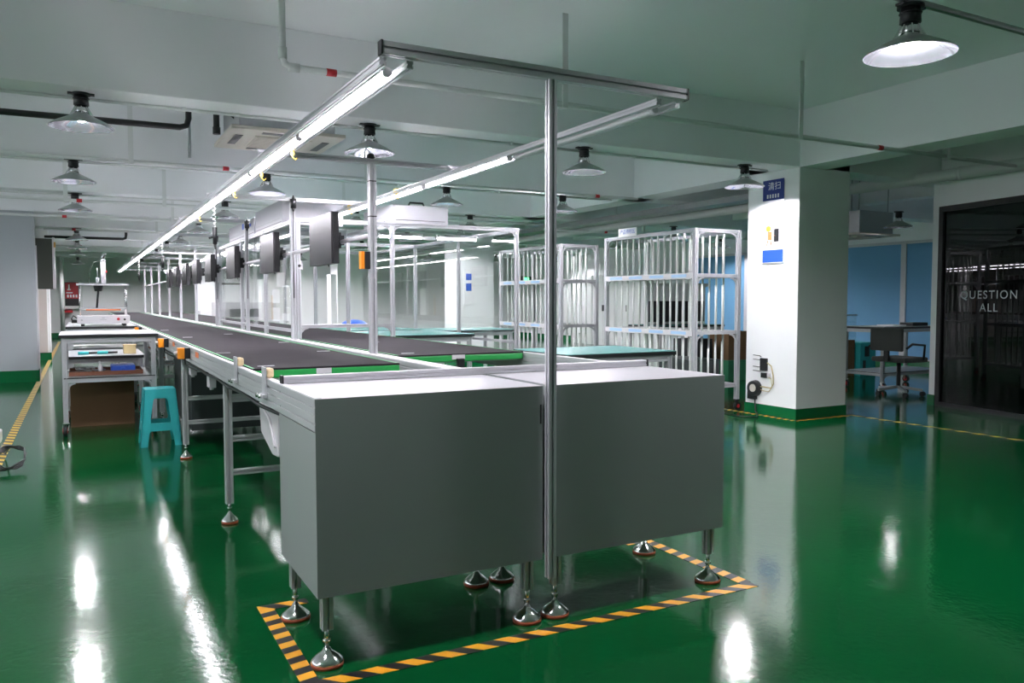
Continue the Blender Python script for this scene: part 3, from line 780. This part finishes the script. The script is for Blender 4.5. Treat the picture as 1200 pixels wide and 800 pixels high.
# left-hand trolleys
table('trolley', 'nearest wheeled aluminium trolley with black-edged top, left of the line', -.81, -.02, 5.44, 6.45, .886, 'steel', shelf=(.50,), group='aluminium trolleys', wheels=True)
table('trolley', 'low wheeled trolley between the two taller ones', -.78, -.05, 6.75, 7.9, .615, 'steel', shelf=(.42,), group='aluminium trolleys', wheels=True)
table('trolley', 'wheeled trolley carrying the white press machine', -.80, .0 - .02, 8.5, 9.7, .870, 'steel', shelf=(.5,), group='aluminium trolleys', wheels=True)
table('trolley', 'farthest trolley behind the press machine', -.80, -.05, 10.2, 11.4, .86, 'steel', shelf=(.5,), group='aluminium trolleys', wheels=True)
# cardboard box under the first trolley
b = thing('cardboard_box', 'brown cardboard box on the floor under the nearest trolley', 'box', (-.46, 6.3, 0))
MB().box(-.74, -.20, 5.98, 6.42, 0, .42).build('carton', 'card', b, bevel=.003)
MB().box(-.75, -.19, 5.97, 6.2, .42, .426).box(-.75, -.19, 6.205, 6.43, .42, .426).build('flap', 'card', b)
# things on the shelves
random.seed(3)
def wirepile(name, lab, x0, x1, y0, y1, z, n, m):
    b = MB()
    for k in range(n):
        cx = random.uniform(x0+.05, x1-.05); cy = random.uniform(y0+.04, y1-.04); rr = random.uniform(.03, .07)
        b.tube([(cx + rr*math.cos(t*.7+k), cy + .8*rr*math.sin(t*.7+k), z+.006+.005*k + .01*math.sin(t)) for t in range(10)], .004, 6)
    return tag(b.build(name, m), lab, 'cables')
tray = thing('parts_tray', 'brown tray of loose parts on the nearest trolley shelf', 'tray', (-.45, 5.9, .51))
MB().box(-.74, -.14, 5.62, 6.12, .510, .516).box(-.74, -.735, 5.62, 6.12, .516, .545).box(-.145, -.14, 5.62, 6.12, .516, .545).box(-.735, -.145, 5.62, 5.625, .516, .545).box(-.735, -.145, 6.115, 6.12, .516, .545).build('tray_body', 'chip', tray)
wirepile('cable_pile', 'tangled grey cables in the brown tray', -.70, -.42, 5.66, 6.08, .516, 9, 'steel')
tag(MB().box(-.40, -.20, 5.72, 5.98, .516, .585).cyl((-.3, 5.72, .55), (-.3, 5.70, .55), .02).build('tool_case', 'blue', bevel=.012), 'blue tool bag in the brown tray', 'bag')
p = thing('spray_bottle', 'small white bottle standing among the cables on the nearest trolley', 'bottle', (-.49, 5.68, .516))
MB().lathe([(.0005, .516), (.02, .516), (.02, .58), (.009, .60), (.009, .615)], (-.49, 5.68, 0), 14).build('bottle_body', 'white', p)
MB().cyl((-.49, 5.68, .612), (-.49, 5.68, .632), .011).build('cap', 'white', p)
for k, (x, lab) in enumerate(((-.60, 'left teal hand tool on the low trolley'), (-.42, 'right teal hand tool on the low trolley'))):
    t = thing('hand_tool', lab, 'tool', (x, 7.0, .615), 'teal hand tools')
    MB().tube([(x-.07, 7.0, .633), (x+.03, 7.0, .633)], .017, 10).build('grip', 'teal', t)
    MB().tube([(x+.03, 7.0, .633), (x+.12, 7.02, .633)], .011, 8).build('shaft', 'black', t)
tag(MB().box(-.24, -.12, 6.98, 7.12, .615, .70).box(-.245, -.115, 6.975, 7.125, .70, .712).build('carton', 'tan', bevel=.003), 'small tan carton at the end of the low trolley', 'box')

# the white press machine
px, py, pz = -.385, 8.62, .870
pm = thing('press_machine', 'white bench press machine with upright cylinder on the third trolley', 'machine', (px, py, pz))
x0, x1 = px-.29, px+.29
for sx in (x0+.06, x1-.06):
    for sy in (8.56, 8.92): MB().cyl((sx, sy, pz), (sx, sy, pz+.03), .02).build('foot', 'black', pm)
base = MB().box(x0, x1, 8.54, 8.96, pz+.03, pz+.13).build('base', 'white', pm, bevel=.006)
MB().cyl((x1-.13, 8.54, pz+.085), (x1-.13, 8.522, pz+.085), .017).build('stop_button', 'red', base)
MB().cyl((x1-.06, 8.54, pz+.08), (x1-.06, 8.526, pz+.08), .013).build('knob', 'black', base)
MB().cyl((x0+.05, 8.54, pz+.075), (x0+.05, 8.53, pz+.075), .011).box(x0+.25, x0+.32, 8.538, 8.54, pz+.075, pz+.081).box(x0+.27, x0+.30, 8.538, 8.54, pz+.095, pz+.104).build('marking', 'steel', base)
for sx in (x0+.035, x1-.035):
    for sy in (8.60, 8.9): MB().cyl((sx, sy, pz+.13), (sx, sy, pz+.50), .009).build('guide_rod', 'chrome', pm)
MB().box(x0+.0, x1-.0, 8.57, 8.93, pz+.50, pz+.522).build('top_plate', 'alu', pm, bevel=.002)
MB().box(x0+.03, x1-.03, 8.58, 8.92, pz+.205, pz+.222).build('moving_plate', 'alu', pm)
MB().box(x0+.10, x1-.10, 8.577, 8.92, pz+.19, pz+.208).build('heating_bar', 'sticker', pm)
cy = MB().cyl((px+.01, 8.74, pz+.522), (px+.01, 8.74, pz+.80), .028).build('cylinder', 'white', pm)
MB().cyl((px+.01, 8.74, pz+.80), (px+.01, 8.74, pz+.82), .032).tube([(px+.01, 8.74, pz+.82), (px+.012, 8.74, pz+.87), (px+.03, 8.74, pz+.885), (px+.03, 8.74, pz+.90)], .02, 10).build('cylinder_head', 'chrome', cy)
MB().box(px+.036, px+.055, 8.73, 8.75, pz+.66, pz+.69).build('red_valve', 'red', cy)
MB().cyl((px-.055, 8.74, pz+.522), (px-.055, 8.74, pz+.60), .02).cyl((px-.055, 8.74, pz+.60), (px-.055, 8.74, pz+.72), .006).build('air_regulator', 'steel', pm)
MB().cyl((px-.05, 8.74, pz+.50), (px-.05, 8.74, pz+.43), .055, .04, n=20).cyl((px-.05, 8.74, pz+.43), (px-.07, 8.74, pz+.22), .012, .012, n=8).build('ram', 'blackmetal', pm)
MB().tube([(px-.03, 8.74, pz+.80), (px-.09, 8.74, pz+.79), (px-.13, 8.74, pz+.70), (px-.15, 8.74, pz+.56), (px-.16, 8.74, pz+.52)], .005, 6).build('air_hose', 'black', pm)
MB().tube([(x0-.03, 8.6, pz+.05), (x0-.06, 8.6, pz+.09), (x0-.04, 8.6, pz+.13), (x0, 8.6, pz+.10)], .008, 6).cyl((x0-.06, 8.6, pz+.06), (x0, 8.6, pz+.06), .02).build('side_fitting', 'blackmetal', pm)

# ------------------------------------------------------------------ blue-green plastic stool
st = thing('plastic_stool', 'blue-green plastic stool on the green floor beside the line', 'stool', (-.08, 4.68, 0))
def stool():
    b = MB(); cx, cy_ = -.083, 4.69; zt = .462
    tw, bw = .118, .155; t = .010
    # seat
    b.box(cx-tw, cx+tw, cy_-tw, cy_+tw, zt-.012, zt)
    for (ax, s) in (('y', -1), ('y', 1), ('x', -1), ('x', 1)):
        def P(u, z, d=0):
            k = (zt-z)/zt; w = tw + (bw-tw)*k
            if ax == 'y': return (cx + u*w, cy_ + s*(w-d), z)
            return (cx + s*(w-d), cy_ + u*w, z)
        # a panel with an arched window and an open bottom, as quads in (u, z)
        rows = [zt, zt-.07, zt-.09, .20, .185, .135, .12, 0]
        half = lambda z: None
        def hole(z):
            if z >= zt-.07: return 0.
            if z >= zt-.09: return .38
            if z >= .20: return .40 + .13*(zt-.09-z)/(zt-.29)
            return 0.
        def arch(z):
            if z > .135: return 0
            if z > .12: return .46
            return .56 + .02*(.12-z)/.12
        segs = []
        def quad(u0, u1, ua, ub, za, zb):
            o4 = [P(u0, za), P(u1, za), P(ub, zb), P(ua, zb)]; i4 = [P(u0, za, t), P(u1, za, t), P(ub, zb, t), P(ua, zb, t)]
            b.add(o4+i4, [(0, 1, 2, 3), (7, 6, 5, 4), (0, 4, 5, 1), (1, 5, 6, 2), (2, 6, 7, 3), (3, 7, 4, 0)])
        quad(-1, 1, -1, 1, zt, zt-.075)
        for sg in (-1, 1):
            quad(sg*.36, sg*1, sg*.43, sg*1, zt-.075, zt-.095)
            quad(sg*.43, sg*1, sg*.55, sg*1, zt-.095, .205)
            quad(sg*.55, sg*1, sg*.50, sg*1, .205, .188)
            quad(sg*.52, sg*1, sg*.60, sg*1, .125, .105)
            quad(sg*.60, sg*1, sg*.66, sg*1, .105, 0)
        quad(-1, 1, -1, 1, .188, .125)
    return b
sb = stool()
sb.build('seat_and_legs', 'teal', st)
MB().cyl((-.083, 4.69, .4615), (-.083, 4.69, .4635), .016).build('drain_hole', 'tealtop', st)

# ------------------------------------------------------------------ rod racks
def rack(x0, x1, y0, y1, lab, sign):
    r = thing('rod_rack', lab, 'rack', ((x0+x1)/2, (y0+y1)/2, 0), 'aluminium rod racks')
    zt = 1.925; pw = .045
    for sx in (x0+pw/2, x1-pw/2):
        for sy in (y0+pw/2, y1-pw/2):
            p = MB().prof((sx, sy, .12), (sx, sy, zt), pw).build('post', 'alu', r)
            MB().box(sx-.024, sx+.024, sy-.024, sy+.024, .11, .12).bar((sx, sy, .11), (sx+.012, sy, .05), .045, .01).build('caster_fork', 'blackmetal', p)
            MB().cyl((sx+.012, sy-.016, .045), (sx+.012, sy+.016, .045), .045, n=18).build('caster_wheel', 'black', p)
            MB().cyl((sx+.012, sy-.019, .045), (sx+.012, sy+.019, .045), .02, n=12).build('caster_hub', 'red', p)
    for z in (zt-.018, 1.44, .84, .27):
        b = MB()
        for sx in (x0+pw/2, x1-pw/2): b.prof((sx, y0+pw, z), (sx, y1-pw, z), .036)
        for sy in (y0+pw/2, y1-pw/2): b.prof((x0+pw, sy, z), (x1-pw, sy, z), .036)
        b.build('shelf_frame' if z < 1.9 else 'top_frame', 'alu', r)
        if z < 1.9:
            MB().box(x0+pw, x1-pw, y0+pw, y1-pw, z+.0, z+.006).build('shelf_board', 'clear' if z == 5 else 'pvc', r)
        if .5 < z < 1.9:
            s = MB().box(x0-.004, x0, y0+.03, y1-.03, z-.032, z+.026).build('label_strip', 'white', r)
            n = 4; L = (y1-y0-.12)/n
            for k in range(n):
                MB().box(x0-.0055, x0-.004, y0+.07+L*k+.06, y0+.07+L*k+.30, z-.018, z+.012).build('blue_label', 'blue' if False else M_LAB, s)
    for z in (zt-.036, 1.42, .82):
        gpart(r, 'alu', x0+.02, y0+pw, z, 1, -1, 'y', .09); gpart(r, 'alu', x0+.02, y1-pw, z, -1, -1, 'y', .09)
        gpart(r, 'alu', x0+pw, y0+.02, z, 1, -1, 'x', .09); gpart(r, 'alu', x1-pw, y0+.02, z, -1, -1, 'x', .09)
    for (za, zb) in ((1.446, 1.89), (.846, 1.42), (.276, .82)):
        n = 13
        for k in range(n):
            y = y0+.13 + (y1-y0-.3)*k/(n-1)
            MB().cyl((x0+.06, y, za), (x0+.06, y, zb), .011, n=8).build('rod', 'pvc', r)
            MB().cyl((x1-.10, y+.03, za), (x1-.10, y+.03, zb), .011, n=8).build('rod', 'pvc', r)
        for k in range(4):
            x = x0+.15+.095*k
            h = (zb-za)*(.86 if k != 1 else .72)
            MB().cyl((x, y0+.06, za), (x, y0+.06, za+h), .011, n=8).build('rod', 'pvc', r)
    if sign:
        s = MB().box(x0-.004, x0+.002, 4.86, 5.21, 1.915, 2.012).build('sign_board', 'paper', r)
        text_part('lettering', '产品待检区', .058, 'blue', s, faceX(x0-.0045, 5.035, 1.968), .0004)
    return r
M_LAB = mat('pale_blue_label', (.35, .55, .78), .5)
rack(4.94, 5.58, 3.88, 5.50, 'aluminium rod rack with white sign, beside the white column', True)
rack(4.94, 5.55, 6.50, 8.25, 'aluminium rod rack behind, seen through the glass booth', False)

# ------------------------------------------------------------------ things on the column
po = thing('wall_poster', 'tall white and blue poster on the lit column face', 'poster', (5.552, 3.415, 1.55))
MB().box(5.548, 5.555, 3.275, 3.555, 1.555, 2.38).build('poster_sheet', 'paper', po)
MB().box(5.5465, 5.548, 3.275, 3.555, 2.19, 2.395).build('title_band', 'navy', po)
MB().box(5.5465, 5.548, 3.28, 3.55, 1.565, 1.69).build('blue_band', 'blue', po)
MB().box(5.545, 5.556, 3.27, 3.56, 1.548, 1.557).build('bottom_bar', 'steel', po)
text_part('lettering', '清扫', .085, 'paper', po, faceX(5.5455, 3.40, 2.325), .0004)
b = MB()
for k in range(5): b.box(5.5458, 5.5465, 3.34+.035*k, 3.36+.035*k, 2.212, 2.25)
b.build('small_print', 'pipe', po)
b = MB().lathe([(.0005, 0), (.028, .008), (.034, .03), (.028, .052), (.0005, .06)], (0, 0, 0), 16)
b.v = [(5.548 - abs(v[0])*.05, 3.475+v[1], 1.875+v[2]) for v in b.v]
b.build('printed_figure_head', 'yellow', po)
MB().box(5.5468, 5.548, 3.43, 3.48, 1.79, 1.875).bar((5.547, 3.475, 1.79), (5.547, 3.49, 1.735), .02, .001).bar((5.547, 3.44, 1.79), (5.547, 3.43, 1.74), .02, .001).bar((5.547, 3.45, 1.85), (5.547, 3.38, 1.83), .015, .001).build('printed_figure', 'sticker', po)
MB().box(5.5466, 5.548, 3.335, 3.40, 1.77, 1.90).build('printed_bin', 'blackmetal', po, bevel=.004)
ro = thing('network_router', 'black router with four sideways antennas on the column', 'router', (5.54, 3.515, .43))
MB().box(5.53, 5.556, 3.46, 3.55, .455, .585).build('router_body', 'black', ro, bevel=.006)
for z in (.607, .565, .49, .447): MB().tube([(5.54, 3.54, z-.01 if z > .6 else z), (5.54, 3.56, z), (5.54, 3.65, z+.004)], .004, 6).build('antenna', 'black', ro)
MB().box(5.525, 5.556, 3.465, 3.53, .385, .435).build('power_adapter', 'black', ro, bevel=.004)
tag(MB().box(5.535, 5.556, 3.42, 3.455, .395, .435).build('wall_socket', 'white', bevel=.003), 'small white socket box below the router on the column', 'socket')
tag(MB().tube([(5.545, 3.46, .54), (5.54, 3.40, .51), (5.54, 3.375, .42), (5.54, 3.37, .33), (5.54, 3.40, .285), (5.54, 3.50, .29), (5.54, 3.57, .285)], .006, 8).tube([(5.54, 3.455, .40), (5.54, 3.40, .38), (5.54, 3.385, .30), (5.54, 3.43, .245), (5.54, 3.52, .25), (5.54, 3.56, .27)], .004, 6).build('network_cable', 'tan'), 'tan cable loop hanging below the router', 'cable')
fa = thing('cable_reel', 'black round reel hanging low on the column beside the rack', 'reel', (5.53, 3.62, .17))
MB().cyl((5.556, 3.62, .265), (5.50, 3.62, .265), .085, .075, n=24).box(5.51, 5.556, 3.60, 3.70, .15, .23).build('reel_body', 'black', fa, bevel=.003)
MB().cyl((5.50, 3.61, .27), (5.492, 3.61, .27), .04, n=20).build('reel_hub', 'beige', fa)
b = MB().tube([(5.52, 3.60, .16), (5.52, 3.59, .03), (5.46, 3.5, .012), (5.3, 3.35, .010), (5.2, 3.5, .010), (5.28, 3.9, .010)], .007, 6)
tag(b.build('power_cable', 'black'), 'black power cable on the floor at the column foot', 'cable')
# clutter on the floor under the near rack
tag(MB().box(5.06, 5.40, 4.0, 4.6, .30, .55).build('storage_box', 'darkpanel', bevel=.006), 'dark storage box on the bottom shelf of the near rack', 'box')

# ------------------------------------------------------------------ right rear area
b = thing('cardboard_box', 'brown cardboard carton on the floor right of the column', 'box', (9.75, 6.2, 0))
MB().box(9.55, 10.02, 5.95, 6.5, 0, .56).build('carton', 'card', b, bevel=.004)
MB().box(9.62, 9.85, 5.944, 5.95, .25, .36).build('white_label', 'paper', b)
b = thing('teal_crate', 'teal plastic crate beside the brown carton', 'crate', (10.2, 6.05, 0))
MB().box(10.04, 10.40, 5.86, 6.35, 0, .52).build('crate_body', 'teal', b, bevel=.006)
MB().box(10.14, 10.24, 5.852, 5.862, .30, .46).box(10.10, 10.16, 5.852, 5.862, .06, .24).build('cutout', 'darkpanel', b)
b = thing('clear_bin', 'clear acrylic bin with things inside on the brown carton', 'bin', (9.8, 6.2, .56))
MB().box(9.55, 10.05, 5.95, 6.4, .56, .57).box(9.55, 9.556, 5.95, 6.4, .57, .95).box(10.044, 10.05, 5.95, 6.4, .57, .95).box(9.556, 10.044, 5.95, 5.956, .57, .95).build('bin_wall', 'clear', b)
MB().tube([(9.55, 5.95, .95), (10.05, 5.95, .95), (10.05, 6.4, .95), (9.55, 6.4, .95), (9.55, 5.95, .95)], .012, 6).build('bin_rim', 'steel', b)
tag(MB().box(9.62, 9.72, 6.0, 6.1, .571, .78).build('red_carton', 'red', bevel=.004), 'red carton inside the clear bin', 'box')
t = table('work_table', 'grey wheeled work table with papers, before the blue blinds', 8.55, 9.9, 4.35, 5.0, .83, 'steel', frame='steel', wheels=True, shelf=(.22,))
pa = MB()
for k in range(3): pa.box(8.72+.22*k, 8.99+.22*k, 4.45+.05*k, 4.70+.05*k, .831+.002*k, .834+.012*(k % 2)+.002*k)
tag(pa.build('paper_stack', 'paper'), 'white papers lying on the grey wheeled work table', 'papers')
tag(MB().box(9.28, 9.6, 4.45, 4.65, .831, .875).build('black_case', 'black', bevel=.006), 'black case beside the papers on the wheeled table', 'case')
ch = thing('office_chair', 'grey mesh office chair before the wheeled work table', 'chair', (8.28, 3.93, 0))
X, Y = 8.28, 3.93
MB().box(X-.22, X+.24, Y-.23, Y+.23, .42, .48).build('seat', 'fabric', ch, bevel=.02)
MB().box(X-.26, X-.22, Y-.22, Y+.22, .56, .84).build('backrest', 'fabric', ch, bevel=.015)
MB().cyl((X, Y, .1), (X, Y, .43), .025).build('gas_column', 'black', ch)
for k in range(5):
    t_ = 2*PI*k/5+.3; ex, ey = X+.27*math.cos(t_), Y+.27*math.sin(t_)
    l = MB().bar((X, Y, .11), (ex, ey, .075), .035, .03).build('leg', 'steel', ch)
    MB().cyl((ex-.02, ey, .03), (ex+.02, ey, .03), .03, n=14).build('caster', 'black', l)
for s_ in (Y-.26, Y+.26): MB().tube([(X+.10, s_, .45), (X+.12, s_, .63), (X-.12, s_, .65), (X-.22, s_, .60)], .014, 8).build('armrest', 'black', ch)
MB().box(X-.25, X-.22, Y-.03, Y+.03, .44, .60).build('back_support', 'black', ch)

# bench with monitors behind the racks
t = table('work_table', 'long bench with black monitors behind the near rack', 7.0, 8.3, 7.0, 7.8, .80, 'tealtop', frame='white')
for k, (x, lab) in enumerate(((7.25, 'left black monitor on the bench behind the rack'), (7.83, 'right black monitor on the bench behind the rack'))):
    o = thing('desktop_monitor', lab, 'monitor', (x, 7.25, .80), 'monitors on the bench')
    MB().box(x-.26, x+.26, 7.24, 7.27, .85, 1.17).build('screen', 'black', o, bevel=.003)
    MB().box(x-.03, x+.03, 7.27, 7.29, .80, .95).box(x-.12, x+.12, 7.20, 7.36, .80, .812).build('stand', 'black', o)
for k, (x, lab) in enumerate(((7.22, 'left white sheet clipped above the bench monitors'), (7.42, 'middle white sheet clipped above the bench monitors'), (7.70, 'right white sheet clipped above the bench monitors'))):
    tag(MB().box(x-.07, x+.07, 7.392, 7.399, 1.16, 1.40).build('paper_sheet', 'paper'), lab, 'paper', 'sheets above the bench')
tag(MB().box(7.05, 8.25, 7.40, 7.42, .80, 1.42).box(7.0, 8.3, 7.39, 7.43, 1.40, 1.45).build('bench_screen', 'pipe'), 'grey partition board at the back of the long bench', 'board')
b = thing('cardboard_box', 'brown carton under the long bench behind the near rack', 'box', (8.1, 6.7, .3))
MB().box(7.72, 8.18, 6.3, 6.75, .30, .72).build('carton', 'card', b, bevel=.004)
tag(MB().box(7.68, 8.22, 6.26, 6.8, 0, .30).build('green_crate', 'green', bevel=.006), 'green crate carrying a brown carton behind the near rack', 'crate')
tag(MB().box(7.1, 7.5, 6.4, 6.8, 0, .62).build('computer_tower', 'black', bevel=.008), 'black cabinet on the floor behind the near rack', 'cabinet')
# tall grey lockers against the far right wall
for k in range(4):
    y = 12.3+1.05*k
    c = thing('steel_locker', ['first', 'second', 'third', 'fourth'][k] + ' pale steel locker along the far right wall', 'locker', (11.75, y+.5, 0), 'steel lockers')
    MB().box(11.5, 11.98, y, y+1.0, 0, 1.85).build('body', 'wall', c, bevel=.004)
    for s in (0, 1):
        dd = MB().box(11.485, 11.5, y+.01+.5*s, y+.49+.5*s, .07, 1.83).build('door', 'wall', c, bevel=.002)
        MB().box(11.47, 11.485, y+.46+.05*s, y+.485+.05*s, .9, 1.06).build('handle', 'black', dd)
# exit sign behind the rack
e = thing('ceiling_exit_lamp', 'green lit lamp seen through the far rack', 'lamp', (8.6, 13.9, 1.6))
MB().box(8.45, 8.75, 13.9, 13.96, 1.60, 1.75).build('housing', 'black', e, bevel=.004)
MB().box(8.53, 8.67, 13.895, 13.901, 1.63, 1.72).build('lit_face', GREENLED, e)
tag(MB().box(8.58, 8.62, 13.91, 13.95, 1.75, H).build('lamp_rod', 'pipe'), 'rod holding the green lit lamp from the ceiling', 'rod')

# ------------------------------------------------------------------ back of the hall and left side
f = thing('fire_cabinet', 'red and black fire cabinet with pale frame on the back wall', 'fire cabinet', (-.86, 26.95, .9))
MB().box(-1.16, -.56, 26.85, 27, .92, 1.85).build('frame', 'pipe', f, bevel=.01)
MB().box(-1.06, -.66, 26.84, 26.85, 1.02, 1.78).build('door_panel', 'black', f)
MB().box(-1.05, -.68, 26.83, 26.84, 1.25, 1.76).build('red_panel', 'red', f)
b = MB().box(-.99, -.89, 26.82, 26.83, 1.52, 1.56).box(-.96, -.92, 26.82, 26.83, 1.56, 1.70).box(-1.02, -.84, 26.82, 26.83, 1.42, 1.46)
for k in range(4): b.box(-1.0+.08*k, -.95+.08*k, 26.82, 26.83, 1.29, 1.38)
b.build('white_marks', 'paper', f)
MB().box(-1.15, -.85, 26.7, 27, .80, .88).build('red_tray', 'red', f)
tag(MB().tube([(-1.12, 25.5, 0), (-1.12, 25.5, H)], .06, 12).build('riser_pipe', 'pipe'), 'vertical pale riser pipe at the end of the aisle', 'pipe')
e = thing('electrical_panel', 'olive grey electrical panel on the aisle side of the left wall', 'panel', (-1.1, 11.6, 1.36))
MB().box(-1.25, -.985, 11.352, 11.65, 1.36, 2.11).build('casing', 'olive', e, bevel=.005)
MB().box(-.985, -.955, 11.362, 11.64, 1.36, 2.13).build('edge_strip', 'white', e)
MB().box(-.965, -.94, 11.356, 11.39, 1.98, 2.06).build('orange_tag', 'wood', e)
wm = thing('white_machine', 'white machine with dark window beyond the line posts', 'machine', (2.3, 14.4, 0))
MB().box(1.75, 2.85, 14.0, 15.0, .0, 1.15).build('body', 'white', wm, bevel=.01)
MB().box(1.95, 2.5, 13.99, 14.0, .86, 1.02).build('dark_window', 'darkpanel', wm)
MB().box(1.76, 1.81, 14.0, 14.3, 1.15, 1.5).box(1.74, 2.2, 14.0, 14.3, 1.5, 1.53).build('arm', 'olive', wm)
tag(MB().box(1.8, 3.6, 17.2, 17.9, 0, .95).build('white_counter', 'white', bevel=.01), 'white counter at the far end of the right belt', 'counter')
tag(MB().box(5.40, 5.546, 19.1, 19.5, 0, 1.9).build('notice_board', 'paper', bevel=.003), 'white notice board on the farthest column', 'board')
nb = thing('column_notice', 'white notice with blue squares on the second column', 'notice', (5.9, 11.03, 1.2))
MB().box(5.66, 5.86, 11.028, 11.039, 1.1, 1.75).build('sheet', 'paper', nb)
MB().box(5.69, 5.80, 11.024, 11.028, 1.56, 1.68).box(5.69, 5.80, 11.024, 11.028, 1.36, 1.5).build('blue_square', 'blue', nb)
w = thing('wash_trolley', 'white plastic tub with blue cloth beside the second column', 'tub', (3.1, 10.2, 0))
MB().box(3.0, 3.6, 10.0, 10.5, .0, .80).build('tub_body', 'white', w, bevel=.03)
MB().sphere((3.3, 10.25, .80), .2, .35).build('cloth', 'blue', w)
# plug box and coiled cable at the left edge
pb = thing('extension_socket', 'white extension socket lying at the left edge of the aisle', 'socket', (-1.33, 5.35, 0))
MB().box(-1.42, -1.245, 5.3, 5.5, .0, .10).build('socket_body', 'white', pb, bevel=.012)
MB().cyl((-1.33, 5.3, .05), (-1.33, 5.294, .05), .02).build('socket_hole', 'black', pb)
cc = MB()
pts = []
for k in range(72):
    t = 2*PI*k/18; rr = 1 + .10*math.sin(k*1.7)
    pts.append((-1.10+.095*rr*math.cos(t), 4.12+.20*rr*math.sin(t), .012+.05*(1+rr*.9*math.sin(t))+.0004*k))
cc.tube([(-1.30, 5.29, .05), (-1.26, 5.0, .02), (-1.16, 4.6, .03)] + pts[5:], .006, 6)
tag(cc.build('coiled_cable', 'black'), 'black coiled cable lying over the yellow aisle tape', 'cable')

# ------------------------------------------------------------------ camera, world, colour
def R(yaw, pitch, roll):
    f = Vector((math.sin(yaw)*math.cos(pitch), math.cos(yaw)*math.cos(pitch), -math.sin(pitch)))
    r = Vector((math.cos(yaw), -math.sin(yaw), 0)); u = r.cross(f)
    return r*math.cos(roll)+u*math.sin(roll), u*math.cos(roll)-r*math.sin(roll), f
r, u, f = R(.4956, .0513, -.0008)
cam = bpy.data.cameras.new('camera'); co = bpy.data.objects.new('camera', cam); COL.objects.link(co)
mw = Matrix((( r.x, u.x, -f.x, -.6373), (r.y, u.y, -f.y, -2.4727), (r.z, u.z, -f.z, 1.18), (0, 0, 0, 1)))
co.matrix_world = mw
cam.sensor_width = 36; cam.lens = 935.045*36/1200; cam.clip_start = .05; cam.clip_end = 100
SC.camera = co
w = bpy.data.worlds.new('world'); SC.world = w; w.use_nodes = True
w.node_tree.nodes['Background'].inputs[0].default_value = (.92, .94, 1.0, 1)
w.node_tree.nodes['Background'].inputs[1].default_value = 1.45
SC.view_settings.view_transform = 'Standard'; SC.view_settings.look = 'None'
SC.view_settings.gamma = 1; SC.view_settings.use_curve_mapping = False
SC.view_settings.exposure = 1.27
cy_ = SC.cycles
cy_.use_denoising = True
cy_.use_adaptive_sampling = False
cy_.max_bounces = 10; cy_.diffuse_bounces = 7; cy_.glossy_bounces = 6; cy_.transparent_max_bounces = 24
cy_.sample_clamp_indirect = 12
cy_.caustics_reflective = True; cy_.blur_glossy = 1.0; cy_.caustics_refractive = False
